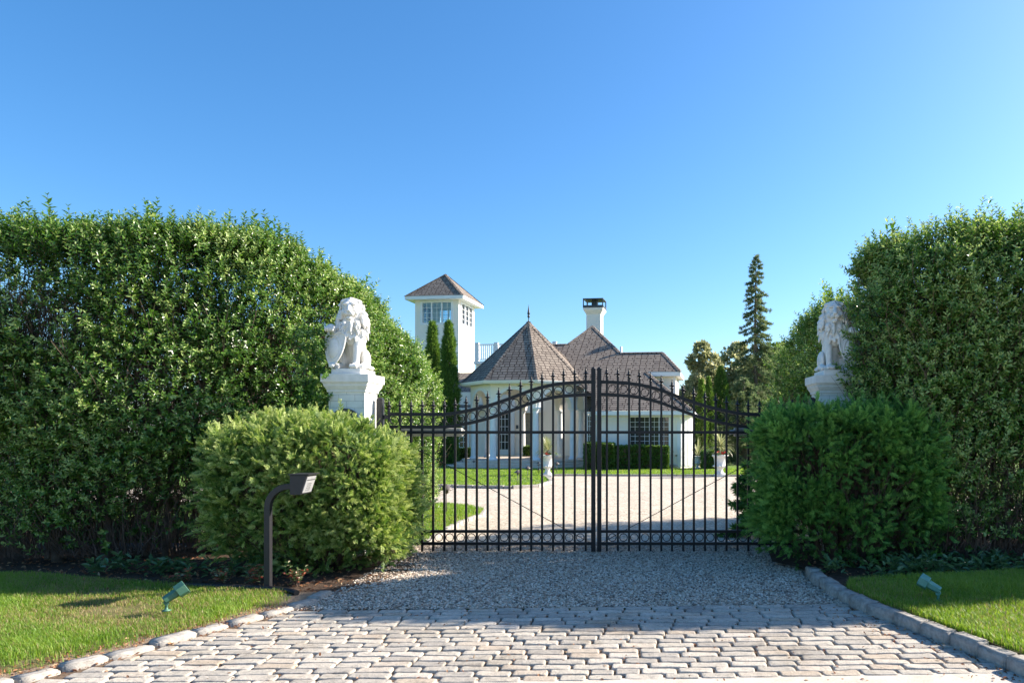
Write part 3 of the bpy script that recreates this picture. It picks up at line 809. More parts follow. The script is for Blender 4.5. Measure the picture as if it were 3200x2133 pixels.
o = link('fallen_leaves', np_mesh('fallen_leaves', *litter(2200, f_bed, (.02, .05))), M['litter']); tag(o, 'dry brown leaves lying on the soil under the hedges', 'fallen leaves', kind='stuff')

# ------------------------------------------------------------------ privet hedges
def hedge(name, path, half, Hfun, nspr, nshoot, label, ends=(False, True), sparse=0.7, lumpk=.20, ntw=20000, trunks=(), extra=None, group=None, mat='privet'):
    pts = [np.array(p, float) for p in path]
    seg = []; L = 0
    fine = []
    for a, b in zip(pts[:-1], pts[1:]):
        m = max(2, int(np.linalg.norm(b - a) / .08))
        for i in range(m): fine.append(a + (b - a) * i / m)
    fine.append(pts[-1]); fine = np.array(fine)
    for _ in range(30):
        fine[1:-1] = fine[1:-1] * .5 + (fine[:-2] + fine[2:]) * .25
    ds = np.r_[0, np.cumsum(np.linalg.norm(np.diff(fine, axis=0), axis=1))]; L = ds[-1]
    tang = norm(np.gradient(fine, axis=0))
    def C(s):
        sc = np.clip(s, 0, L)
        c = np.stack([np.interp(sc, ds, fine[:, 0]), np.interp(sc, ds, fine[:, 1])], -1)
        t = norm(np.stack([np.interp(sc, ds, tang[:, 0]), np.interp(sc, ds, tang[:, 1])], -1))
        return c + t * (s - sc)[:, None], t
    ph = np.linspace(0, PI, 400); e = 5.0
    cx = np.sign(np.cos(ph)) * np.abs(np.cos(ph)) ** (2/e); cz = np.sin(ph) ** (2/e)
    def surf(n, top=False):
        ext0 = half if ends[0] else 0; ext1 = half if ends[1] else 0
        s = rng.uniform(-ext0, L + ext1, n)
        Hs = Hfun(np.clip(s, 0, L) / L)
        arc = np.r_[0, np.cumsum(np.hypot(np.diff(cx) * half, np.diff(cz) * 3.4))]; arc /= arc[-1]
        t = rng.random(n)
        if top: t = rng.uniform(.44, .56, n)
        k = np.interp(t, arc, ph)
        lx = np.sign(np.cos(k)) * np.abs(np.cos(k)) ** (2/e); lz = np.sin(k) ** (2/e)
        over = np.where(s < 0, -s, np.where(s > L, s - L, 0)) / half
        w = half * np.sqrt(np.clip(1 - over**2, 0.02, 1)); Hs = Hs * (1 - .10 * over**2)
        c, tg = C(s); nn = np.stack([tg[:, 1], -tg[:, 0]], -1)      # right-hand normal
        P = np.stack([c[:, 0] + nn[:, 0] * lx * w, c[:, 1] + nn[:, 1] * lx * w, lz * Hs], -1)
        N = np.stack([nn[:, 0] * np.sign(lx) * np.abs(lx)**4, nn[:, 1] * np.sign(lx) * np.abs(lx)**4, np.abs(lz)**4 * half / Hs * 1.6], -1)
        sg = np.where(s > L, 1, np.where(s < 0, -1, 0)) * over
        N[:, :2] += tg * (sg * 1.2)[:, None]
        return P, norm(N), lz * 1.0, s
    P, N, u, s = surf(nspr)
    lp = lump(P, 1.7, 0) * .6 + lump(P, 4.1, 1) * .4
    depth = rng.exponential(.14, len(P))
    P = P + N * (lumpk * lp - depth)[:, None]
    z = P[:, 2]
    keepp = np.clip((z - .05) / sparse, .12, 1) * np.clip(.72 + .75 * lump(P, 2.6, 2) + .35 * lump(P, 6, 0), .16, 1)
    keepp = keepp * np.where((N[:, 1] > .3) | (P[:, 0] > 5.6), .45, 1.0)
    uu = z / np.maximum(Hfun(np.clip(s, 0, L) / L), .1)
    keepp = keepp * np.where((uu > .70) & (uu < .93) & (lump(P, 1.1, 1) > -.2), .62, 1.0)      # shorn band under the top: bare twigs show
    k = (rng.random(len(P)) < keepp) & (z > .08)
    P, N, depth = P[k], N[k], depth[k]; n = len(P)
    d = norm(N * .75 + np.array((0, 0, .55)) + rng.normal(0, .42, (n, 3)))
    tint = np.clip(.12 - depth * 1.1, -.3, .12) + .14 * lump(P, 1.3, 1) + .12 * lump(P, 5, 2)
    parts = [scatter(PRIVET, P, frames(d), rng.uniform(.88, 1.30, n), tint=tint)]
    # young shoots standing above the clipped top
    P2, N2, _, s2 = surf(nshoot, True)
    P2 = P2 + N2 * (lumpk * (lump(P2, 1.7, 0) * .6 + lump(P2, 4.1, 1) * .4))[:, None] - np.array((0, 0, .06))
    kk = lump(P2, 2.6, 2) + rng.normal(0, .25, len(P2)) > .0
    P2 = P2[kk]; n2 = len(P2)
    d2 = norm(np.array((0, 0, 1.0)) + N2[kk] * .2 + rng.normal(0, .14, (n2, 3)))
    parts.append(scatter([sprig_privet(.26, 8, .055, .026, .35, .95), sprig_privet(.34, 10, .055, .025, .35, .95)], P2, frames(d2), rng.uniform(.8, 1.55, n2)))
    P5, N5, _, s5 = surf(nshoot // 4, True); P5[:, 2] -= .05; n5 = len(P5)
    P5 = P5 + N5 * (lumpk * (lump(P5, 1.7, 0) * .6 + lump(P5, 4.1, 1) * .4))[:, None]
    parts.append(scatter([sprig_privet(.44, 13, .056, .027, .35, .9)], P5, frames(norm(np.array((0, 0, 1.0)) + rng.normal(0, .16, (n5, 3)))), rng.uniform(.6, 1.05, n5)))
    # side shoots leaning out of the face
    P3, N3, _, s3 = surf(int(nshoot * 2.2))
    k3 = P3[:, 2] > .8; P3, N3 = P3[k3], N3[k3]; n3 = len(P3)
    d3 = norm(N3 * .7 + np.array((0, 0, .8)) + rng.normal(0, .25, (n3, 3)))
    parts.append(scatter([sprig_privet(.26, 8, .055, .026, .4, .95)], P3 + N3 * (lumpk * (lump(P3, 1.7, 0) * .6))[:, None], frames(d3), rng.uniform(.8, 1.2, n3)))
    if extra is not None:
        EP, EN = extra
        parts.append(scatter(PRIVET, EP, frames(norm(EN + rng.normal(0, .3, EP.shape))), rng.uniform(.8, 1.2, len(EP))))
    root = empty(name, (float(fine[0][0]), float(fine[0][1]), 0))
    tag(root, label, 'hedge', group)
    off = np.array((fine[0][0], fine[0][1], 0))
    V, Q, r = join(parts)
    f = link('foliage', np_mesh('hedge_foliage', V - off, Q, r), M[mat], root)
    # twigs inside
    P4, N4, _, _ = surf(ntw)
    k4 = P4[:, 2] > .3
    P4, N4 = P4[k4], N4[k4]; n4 = len(P4)
    P4 = P4 - N4 * rng.uniform(.08, .60, n4)[:, None]; P4[:, 2] = np.clip(P4[:, 2] - rng.uniform(.55, 1.3, n4), .1, None)
    d4 = norm(np.array((0, 0, 1.0)) + N4 * .35 + rng.normal(0, .3, (n4, 3)))
    V, Q = sticks(P4 - off, d4, rng.uniform(.25, .75, n4), rng.uniform(.002, .0055, n4))
    tw = link('twigs', np_mesh('hedge_twigs', V, Q), M['twig'], root); tw['kind'] = 'stuff'
    for (x, y, h, rr) in trunks:
        mb = MB(); nseg = 7
        lx, ly = random.uniform(-.12, .12), random.uniform(-.12, .12)
        pp = [(x + lx*i/nseg + random.uniform(-.02, .02) - off[0], y + ly*i/nseg + random.uniform(-.02, .02) - off[1], -.02 + h*i/nseg) for i in range(nseg + 1)]
        mb.tube(pp, [rr * (1 - .6*i/nseg) for i in range(nseg + 1)], 8)
        for b in range(5):
            j = random.randint(2, nseg - 1); a = random.uniform(0, 2*PI); l = random.uniform(.3, .8)
            p0 = Vector(pp[j]); p1 = p0 + Vector((math.cos(a)*l*.3, math.sin(a)*l*.3, l*.5)); p2 = p1 + Vector((math.cos(a)*l*.2, math.sin(a)*l*.2, l*.5))
            mb.tube([p0, p1, p2], [rr*.45, rr*.3, rr*.15], 6)
        mb.build('trunk', M['bark'], root)
    return root

def HL(t):
    return np.interp(t, [0, .20, .32, .38, .44, .51, .57, .64, .71, .80, .90, 1.0], [3.80, 3.72, 3.62, 3.76, 3.90, 3.93, 3.88, 3.76, 3.58, 3.30, 3.02, 2.80])
tr_l = [(-7.2, 8.4, 1.9, .05), (-6.75, 8.1, 1.8, .045), (-6.5, 7.9, 1.9, .06), (-6.25, 8.2, 2.0, .035), (-6.0, 8.0, 1.8, .05), (-5.75, 8.3, 2, .04), (-5.55, 8.3, 1.7, .045), (-5.30, 8.8, 1.7, .055), (-5.1, 9.0, 1.7, .04), (-4.95, 9.2, 2.0, .05), (-4.7, 9.8, 2, .045), (-4.5, 10.5, 2, .05)]
n = 260
epl = np.stack([rng.uniform(-4.05, -3.62, n), rng.uniform(8.1, 8.6, n), rng.uniform(1.2, 2.65, n)], -1)
enl = np.tile(np.array((.7, -.5, .4)), (n, 1))
hedge('privet_hedge', [(-8.6, 8.36), (-6.3, 8.36), (-5.75, 8.5), (-4.95, 9.25), (-4.62, 10.1), (-4.42, 11.4), (-4.35, 12.3)], .82, HL, 60000, 460,
      'tall leafy privet hedge left of the gate, wrapping behind the left lion', trunks=tr_l, sparse=1.3, extra=(epl, enl))

def HR(t):
    return np.interp(t, [0, .07, .15, .28, .45, 1.0], [3.78, 3.80, 3.78, 3.74, 3.70, 3.75])
tr_r = [(3.55, 8.1, 1.9, .04), (3.8, 7.9, 2, .05), (4.1, 8.0, 2.1, .045), (4.3, 8.2, 2, .04), (4.5, 7.85, 2.2, .05), (4.75, 8.1, 2, .05), (5.0, 7.9, 2, .04), (5.4, 8.1, 2, .05)]
n = 70
ep = np.stack([rng.uniform(2.50, 2.80, n), rng.uniform(7.55, 8.2, n), rng.uniform(2.0, 3.0, n)], -1)
en = np.tile(np.array((-1.0, -.2, .35)), (n, 1))
hedge('privet_hedge', [(3.50, 8.38), (4.2, 8.28), (5.2, 8.22), (8.0, 8.22)], .97, HR, 44000, 340,
      'tall dark shaded privet hedge right of the gate, partly hiding the second lion', ends=(True, False), trunks=tr_r, extra=(ep, en), sparse=1.7)
def HR2(t):
    return np.interp(t, [0, .3, .7, 1.0], [2.7, 3.15, 3.25, 3.2])
hedge('privet_hedge', [(3.0, 12.2), (3.05, 11.2), (3.1, 10.2), (3.2, 9.6)], .60, HR2, 11000, 130,
      'shaded lower privet hedge behind the right gate pillar, running back from the gate', ends=(True, True), trunks=[(3.0, 11.5, 1.5, .05), (3.05, 10.6, 1.5, .05)], ntw=7000, sparse=.7)

# ------------------------------------------------------------------ arborvitae bushes
def thuja_bush(name, c, r, n, mat, label, low=.25, e=5.0, twist=0.0, bare=.3):
    cx, cy = c; rx, ry, rz = r
    th = rng.uniform(0, 2*PI, n); 
    q = rng.random(n)
    # sample a superellipsoid via directions
    D = norm(rng.normal(size=(n, 3)) * np.array((1, 1, 1.0)))
    f = (np.abs(D[:, 0])**e + np.abs(D[:, 1])**e + np.abs(D[:, 2])**e) ** (-1/e)
    S = D * f[:, None]
    N = norm(np.sign(S) * np.abs(S)**(e-1) / np.array((rx, ry, rz)))
    h = rz / 2
    P = np.stack([S[:, 0]*rx, S[:, 1]*ry, h + S[:, 2]*h], -1)
    taper = 1 - .16 * np.clip((.5 - P[:, 2]) / .5, 0, 1)**2
    P[:, 0] *= taper; P[:, 1] *= taper
    W = P + np.array((cx*1.0, cy*1.0, 0))
    lp = lump(W, 2.0, 0)*.5 + lump(W, 5.5, 1)*.5
    depth = rng.exponential(.07, n)
    P = P + N * (.10*lp - depth)[:, None]
    P[:, 2] = np.clip(P[:, 2], .03, None)
    keep = (rng.random(n) < np.clip(.80 + .8*lump(W, 4.5, 2), .12, 1)) & (rng.random(n) < np.clip((P[:, 2] - .02) / low, bare, 1))
    P, N, depth, W = P[keep], N[keep], depth[keep], W[keep]; n = len(P)
    # sprays gather in tufts that lean out of the crown, with darker hollows between them
    nc = 850
    ci = rng.integers(0, n, nc); own = rng.integers(0, nc, n); tuf = rng.random(n) < .72
    C, CN = P[ci] + N[ci] * rng.uniform(-.02, .05, nc)[:, None], N[ci]
    off = rng.normal(0, .055, (n, 3))
    Pt = C[own] + off - CN[own] * .035
    dt = norm(off * 9 + CN[own] * .75 + np.array((0, 0, .38)) + rng.normal(0, .22, (n, 3)))
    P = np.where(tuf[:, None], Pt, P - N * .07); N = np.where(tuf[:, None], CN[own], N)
    P[:, 2] = np.clip(P[:, 2], .03, None)
    kb = rng.random(n) < np.clip((P[:, 2] + .25 * lump(W, 3.0, 0) - .02) / low, bare, 1)
    d = np.where(tuf[:, None], dt, norm(N * .6 + np.array((0, 0, .3)) + rng.normal(0, .6, (n, 3))))
    ct = rng.normal(0, .10, nc)
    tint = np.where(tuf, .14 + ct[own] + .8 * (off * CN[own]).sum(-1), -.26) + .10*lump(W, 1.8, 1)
    up = norm(N * .7 + np.array((0, 0, .5)) + rng.normal(0, .55, (n, 3)))
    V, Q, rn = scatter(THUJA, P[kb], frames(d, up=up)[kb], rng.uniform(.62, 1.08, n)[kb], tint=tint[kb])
    root = empty(name, (cx, cy, 0.0)); tag(root, label, 'bush')
    link('foliage', np_mesh('bush_foliage', V, Q, rn), M[mat], root)
    m = 2600
    D = norm(rng.normal(size=(m, 3))) * rng.uniform(.2, .93, m)[:, None]
    Pt = np.stack([D[:, 0]*rx*.9, D[:, 1]*ry*.9, np.clip(h + D[:, 2]*h - .15, .03, None)], -1)
    V, Q = sticks(Pt, norm(np.stack([D[:, 0], D[:, 1], np.full(m, .9)], -1) + rng.normal(0, .3, (m, 3))), rng.uniform(.15, .4, m), rng.uniform(.002, .006, m))
    tw = link('twigs', np_mesh('bush_twigs', V, Q), M['bark_red'], root); tw['kind'] = 'stuff'
    mb = MB()
    for i in range(7):
        a = random.uniform(0, 2*PI); x, y = math.cos(a)*rx*.4, math.sin(a)*ry*.4
        mb.tube([(x*.6, y*.6, -.02), (x, y, .5), (x*1.5, y*1.4, 1.2)], [.035, .025, .01], 7)
    mb.build('stems', M['bark_red'], root)
    return root
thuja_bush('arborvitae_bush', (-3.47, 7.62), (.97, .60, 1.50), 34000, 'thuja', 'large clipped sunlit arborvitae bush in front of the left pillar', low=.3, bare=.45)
thuja_bush('arborvitae_bush', (2.31, 7.76), (.94, .60, 1.66), 34000, 'thuja_shaded', 'large clipped shaded arborvitae bush in front of the right pillar', low=.55, bare=.12)

# ------------------------------------------------------------------ pillars and lions
def pillar(x0, y0, label, plaque):
    """x0,y0: centre of the shaft"""
    root = empty('gate_pillar', (x0, y0, 0)); tag(root, label, 'pillar', 'white pillars beside the gate')
    wd, dp = .42, .40
    MB().b2((-wd/2, -dp/2, -.05), (wd/2, dp/2, 1.93)).build('shaft', M['brick'], root, boxuv=True)
    c = MB()
    for (o, z0, z1) in ((.016, 1.93, 1.955),):
        c.b2((-wd/2 - o, -dp/2 - o, z0), (wd/2 + o, dp/2 + o, z1))
    c.frustum((0, 0, 1.955), wd + .034, dp + .034, wd + .085, dp + .085, .045)
    c.b2((-wd/2 - .046, -dp/2 - .046, 2.0), (wd/2 + .046, dp/2 + .046, 2.022))
    c.frustum((0, 0, 2.022), wd + .095, dp + .095, wd + .12, dp + .12, .022)
    c.b2((-wd/2 - .068, -dp/2 - .068, 2.044), (wd/2 + .068, dp/2 + .068, 2.14))
    c.build('cap', M['marble'], root, bevel=.004)
    if plaque:
        p = MB()
        out = [(-.14, 0), (.14, 0)] + [(.14 * math.cos(a), .05 + .09 * math.sin(a)) for a in np.linspace(0, PI, 14)]
        p.prism([(u - .01, w + 1.60) for u, w in out], 'y', -dp/2 - .03, -dp/2 - .002)
        pl = p.build('plaque', M['plaque'], root, bevel=.006)
        q = MB(); q.torus((-.01, -dp/2 - .03, 1.655), .05, .010); q.ell((-.01, -dp/2 - .03, 1.655), (.03, .012, .03)); q.build('rosette', M['plaque'], pl)
    return root

def capsule(mb, a, b, r0, r1, n=10):
    a, b = Vector(a), Vector(b)
    m = max(4, int((b - a).length / .02))
    mb.tube([a.lerp(b, i/m) for i in range(m + 1)], [r0 + (r1 - r0) * i/m for i in range(m + 1)], n)
    mb.ell(a, (r0, r0, r0), seg=n, ring=7); mb.ell(b, (r1, r1, r1), seg=n, ring=7)

def remesh(mb, voxel, smooth):
    me = mb.mesh('tmp'); o = bpy.data.objects.new('tmp', me); COL.objects.link(o)
    m = o.modifiers.new('r', 'REMESH'); m.mode = 'VOXEL'; m.voxel_size = voxel; m.use_smooth_shade = True
    if smooth:
        s = o.modifiers.new('s', 'SMOOTH'); s.iterations = smooth; s.factor = .5
    dg = bpy.context.evaluated_depsgraph_get(); dg.update()
    res = bpy.data.meshes.new_from_object(o.evaluated_get(dg))
    bpy.data.objects.remove(o); bpy.data.meshes.remove(me)
    res.polygons.foreach_set('use_smooth', [True] * len(res.polygons))
    return res

def lion_meshes():
    rr = random.Random(5)
    b = MB()
    b.ell((0, .11, .17), (.135, .15, .16)); b.ell((0, .05, .28), (.125, .14, .17))
    capsule(b, (0, .08, .24), (0, -.05, .44), .125, .12)
    b.ell((0, -.10, .40), (.10, .075, .12))                                # chest
    for s in (-1, 1):                                                     # haunches and hind paws
        Mx = Matrix.Rotation(s * .12, 3, 'Z') @ Matrix.Rotation(.35, 3, 'X')
        b.ell((s * .135, .045, .125), (.058, .115, .125), Mx)
        capsule(b, (s * .15, -.02, .05), (s * .158, -.12, .032), .042, .038)
        for t in (-1, 0, 1): b.ell((s * .158 + t * .026, -.165, .024), (.019, .032, .025))
    # standing foreleg
    capsule(b, (.105, -.07, .42), (.092, -.125, .25), .064, .05); capsule(b, (.092, -.125, .25), (.09, -.15, .06), .048, .039)
    b.ell((.09, -.178, .035), (.05, .06, .035))
    for t in (-1.5, -.5, .5, 1.5): b.ell((.09 + t * .024, -.225, .026), (.016, .03, .026))
    # raised foreleg, paw on the shield
    capsule(b, (-.105, -.06, .40), (-.165, -.11, .36), .062, .05); capsule(b, (-.165, -.11, .36), (-.185, -.20, .455), .048, .042)
    b.ell((-.187, -.225, .468), (.060, .058, .050))
    for t in (-1.5, -.5, .5, 1.5): b.ell((-.187 + t * .029, -.272, .452), (.016, .028, .034))
    # tail
    capsule(b, (.10, .22, .05), (.18, .16, .03), .02, .02); capsule(b, (.18, .16, .03), (.19, .05, .03), .02, .024)
    # mane mass
    b.ell((0, -.03, .58), (.155, .135, .20)); b.ell((0, -.10, .50), (.125, .09, .15)); b.ell((0, .05, .50), (.12, .10, .2))
    # locks of the mane
    yaw = .22
    def lock(p, d, ln, r):
        p = Vector(p); d = Vector(d).normalized()
        side = Vector((rr.uniform(-1, 1), rr.uniform(-.4, .4), 0)) * .02
        b.tube([p, p + d*ln*.35 + side, p + d*ln*.7 - side*.4, p + d*ln + side*.6], [r*.8, r, r*.75, r*.25], 7)
    for ring, (zz, ra, rb, nk, ln) in enumerate(((.765, .125, .11, 14, .08), (.70, .145, .12, 18, .11), (.63, .165, .145, 19, .12), (.56, .165, .15, 19, .12), (.49, .15, .14, 17, .12), (.43, .12, .135, 13, .10))):
        for k in range(nk):
            a = 2*PI*(k + .5*(ring % 2))/nk + rr.uniform(-.1, .1)
            x, y = math.sin(a)*ra, -math.cos(a)*rb - .04
            if zz > .60 and abs(math.atan2(math.sin(a - yaw), math.cos(a - yaw))) < .70: continue
            n = Vector((math.sin(a), -math.cos(a), 0))
            lock((x, y, zz + rr.uniform(-.02, .02)), n * .32 + Vector((0, 0, -1)), ln * rr.uniform(.85, 1.2), rr.uniform(.020, .029))
    for k in range(9):                                                    # beard and chest curls
        lock((rr.uniform(-.07, .08), -.165 - rr.uniform(0, .02), rr.uniform(.43, .58)), (rr.uniform(-.3, .3), -.15, -1), rr.uniform(.09, .14), .022)
    # head
    Rh = Matrix.Rotation(yaw, 4, 'Z'); C = Vector((.012, -.095, .690)); hs_ = 1.32
    R3 = Rh.to_3x3()
    def H(p): return C + R3 @ (Vector(p) * hs_)
    def E(p, r, Mx=None): b.ell(H(p), [q * hs_ for q in r], R3 if Mx is None else R3 @ Mx)
    E((0, -.02, .018), (.080, .085, .088))
    E((0, -.072, .052), (.050, .034, .034))                               # forehead
    for s in (-1, 1):
        E((s*.034, -.104, .046), (.030, .016, .011), Matrix.Rotation(s*.30, 3, 'Y'))   # brow
        E((s*.036, -.090, .018), (.013, .011, .008))                      # eye
        E((s*.050, -.076, -.022), (.026, .030, .030))                     # cheek
        E((s*.022, -.128, -.044), (.025, .028, .023))                     # muzzle pad
        E((s*.076, -.01, .074), (.022, .014, .024))                       # ear
    capsule(b, H((0, -.088, .045)), H((0, -.136, -.012)), .021*hs_, .023*hs_)
    E((0, -.152, -.020), (.021, .012, .011))                              # nose
    E((0, -.112, -.084), (.030, .028, .018))                              # chin
    # curls swept back over the brow
    for k in range(9):
        t = (k - 4) / 4
        p = H((t*.074, -.048 + .02*abs(t), .098 - abs(t)*.022))
        b.ell(p, (.021, .030, .020), R3)
        p = H((t*.070, -.005, .108 - abs(t)*.02)); b.ell(p, (.022, .03, .018), R3)
    body = remesh(b, .0068, 1)
    # shield
    s = MB()
    out = []
    for t in np.linspace(0, 1, 15): out.append((.13 - .26*t, .40 + .03*math.sin(t*2*PI*1.0)**2))
    for t in np.linspace(0, 1, 15)[1:]: out.append((-.13 + .128*t**2.2, .40 - .40*t**.85))
    for t in np.linspace(1, 0, 15)[1:-1]: out.append((.13 - .128*t**2.2, .40 - .40*t**.85))
    s.prism(out, 'y', -.012, .012)
    rim = [(u, -.012, w) for u, w in out] + [(out[0][0], -.012, out[0][1])]
    s.tube(rim, .0105, 7)
    s.ell((0, -.008, .235), (.072, .035, .125))
    s.torus((0, 0, 0), .001, .0005)
    el = [(.083*math.cos(a), -.016, .235 + .14*math.sin(a)) for a in np.linspace(0, 2*PI, 33)]
    s.tube(el, .006, 6)
    s.ell((.0, -.02, .03), (.035, .03, .03))
    sm = remesh(s, .0062, 1)
    for v in sm.vertices:                                               # bow the shield
        v.co.y += 1.6 * v.co.x**2
    return body, sm
LB, LS = lion_meshes()
for me in (LB, LS): me.materials.append(M['marble'])
def lion(x, y, z, mirror, label):
    root = empty('lion_statue', (x, y, z)); tag(root, label, 'statue', 'lions on the gate pillars')
    root.scale = (-.94 if mirror else .94, 1, 1)
    pl = MB(); pl.b2((-.18, -.235, 0), (.18, .235, .066)); pl.build('plinth', M['marble'], root, bevel=.005)
    bo = bpy.data.objects.new('lion_body', LB); bo.parent = root; bo.location = (0, 0, .066); COL.objects.link(bo)
    sh = bpy.data.objects.new('shield', LS); sh.parent = root; sh.location = (-.165, -.235, .066); sh.rotation_euler = (R(-6), 0, R(-16)); sh.scale = (1.12, 1.0, 1.0); COL.objects.link(sh)
    return root
pillar(-3.37, 8.42, 'white painted brick pillar with moulded cap left of the gate', True)
pillar(2.42, 8.62, 'white painted brick pillar with moulded cap right of the gate, half hidden by the shaded bush', False)
lion(-3.37, 8.43, 2.14, False, 'white seated lion with one paw on a shield on the left pillar')
lion(2.42, 8.62, 2.14, True, 'white seated lion half hidden by the hedge on the right pillar')

# ------------------------------------------------------------------ gate
GY = 8.53; K = GY / F
def gx(px): return (px - PX) * K
def gzz(py): return CH + (PY - py) * K
GC = gx(1863.5)
u_px = np.array([1205, 1390, 1420, 1457, 1490, 1524, 1559, 1593, 1627, 1660, 1694, 1728, 1762, 1797, 1830, 1856])
y_px = np.array([1294, 1294, 1291, 1284, 1277, 1268, 1257, 1245, 1232, 1219.5, 1209.5, 1202, 1197.5, 1195, 1193.5, 1193])
def rail_z(dist):     # dist from the gate's centre line
    return float(np.interp(GC - dist, [gx(p) for p in u_px], [gzz(p) for p in y_px]))
PICK = [gx(1162.0/2.528*0 + 1160 + z/2.528) for z in (141, 228, 315, 403, 490, 578, 663, 750, 835, 920, 1008, 1093, 1180, 1265, 1350, 1437, 1520, 1608, 1695)]
dists = [GC - p for p in PICK]
def gate_leaf(label):
    """local frame: x = distance from the centre line (positive), hinge at the far end"""
    root = empty('gate_leaf', (GC, GY, 0.0)); tag(root, label, 'gate', 'black iron gate leaves')
    dmax = dists[0] + .012
    # centre stile
    st = MB(); st.b2((.010, -.026, .02), (.062, .026, gzz(1151))); st.build('stile', M['black'], root, bevel=.003)
    cp = MB(); cp.ell((.036, 0, gzz(1151)), (.026, .026, .018)); cp.build('stile_cap', M['black'], root)
    def curved(off, h, name):
        m = MB(); xs = np.linspace(.060, dmax, 60)
        for a, b in zip(xs[:-1], xs[1:]):
            za, zb = rail_z(a) + off, rail_z(b) + off
            vs = [(x, y, z + dz) for (x, z) in ((a, za), (b, zb)) for y in (-.019, .019) for dz in (-h/2, h/2)]
            m.add(vs, [(0, 4, 5, 1), (2, 3, 7, 6), (1, 5, 7, 3), (0, 2, 6, 4)])
        m.add([(dmax, y, rail_z(dmax) + off + dz) for y in (-.019, .019) for dz in (-h/2, h/2)], [(0, 1, 3, 2)])
        m.build(name, M['black'], root)
    curved(0, .042, 'top_rail'); curved(-.152, .040, 'lower_arched_rail')
    for (py, h, nm) in ((1350, .034, 'middle_rail'), (1659, .034, 'bottom_rail'), (1697, .036, 'bottom_rail')):
        MB().b2((.060, -.018, gzz(py) - h/2), (dmax, .018, gzz(py) + h/2)).build(nm, M['black'], root, bevel=.002)
    fin = MB()
    fin.lathe([(.016, 0), (.018, .004), (.018, .016), (.013, .020), (.011, .030), (.016, .034), (.037, .040), (.038, .044), (.022, .050), (.013, .056), (.014, .068), (.0125, .082), (.007, .096), (.0035, .104), (.0065, .110), (.007, .116), (.001, .122)], 10)
    fm = fin.mesh('finial'); fm.materials.append(M['black'])
    for i, d in enumerate(dists):
        zt = rail_z(d) + .062
        p = MB().b2((d - .0125, -.0125, .025), (d + .0125, .0125, zt)).build('picket', M['black'], root)
        f = bpy.data.objects.new('finial', fm); f.parent = p; f.location = (d, 0, zt); COL.objects.link(f)
        d2 = dists[i + 1] if i + 1 < len(dists) else None
        if d2 is not None:
            c = (d + d2) / 2
            for zc in (rail_z(c) - .076, gzz(1678)):
                MB().torus((c, 0, zc), .046, .0052, n=24, m=6).build('ring', M['black'], root)
    br = MB(); br.tube([(dists[0], -.022, gzz(1354)), (.08, -.022, gzz(1692))], .0045, 6); br.build('brace_rod', M['black'], root)
    return root
gl = gate_leaf('left leaf of the black iron gate, hinged by the sunlit lion pillar'); gl.scale = (-1, 1, 1)
gr = copy_tree(gl); gr.scale = (1, 1, 1); gr['label'] = 'right leaf of the black iron gate, running into the shaded bush'
for (px, lab) in ((GC - dists[0] - .105, 'black square hinge post on the side of the left pillar'), (GC + dists[0] + .105, 'black square hinge post hidden behind the shaded right bush')):
    p = empty('gate_post', (px, GY, 0)); tag(p, lab, 'post', 'hinge posts of the gate')
    MB().b2((-.038, -.038, -.05), (.038, .038, 1.86)).build('shaft', M['dark_metal'], p, bevel=.005)
    MB().frustum((0, 0, 1.86), .072, .072, .03, .03, .022).build('cap', M['dark_metal'], p)
    hg = MB()
    sg = 1 if px < 0 else -1
    for z in (1.62, .45): hg.b2((sg*.038, -.012, z), (sg*.085, .012, z + .05))
    hg.build('hinge', M['dark_metal'], p)
# gate openers behind the leaves
for sg, x0, x1, lab in ((-1, gx(1225), gx(1437), 'long cream gate opener arm behind the left gate leaf'), (1, gx(2298), gx(2470), 'dark gate opener arm with a bright top behind the right gate leaf')):
    rt = empty('gate_opener', ((x0 + x1)/2, GY + .13, 0)); tag(rt, lab, 'gate opener', 'gate opener arms')
    hw = (x1 - x0)/2
    b = MB(); b.b2((-hw, -.05, gzz(1363)), (hw, .05, gzz(1337))); b.build('casing', M['opener'] if sg < 0 else M['keypad'], rt, bevel=.012)
    e = MB(); e.tube([(-sg*hw*.98, 0, gzz(1350)), (-sg*(hw + .05), 0, gzz(1350))], .03, 10); e.build('end_cap', M['opener'], rt)
    e = MB(); e.b2((sg*hw*.9 - .02, -.03, -.02), (sg*hw*.9 + .02, .03, gzz(1363))); e.build('support', M['dark_metal'], rt)

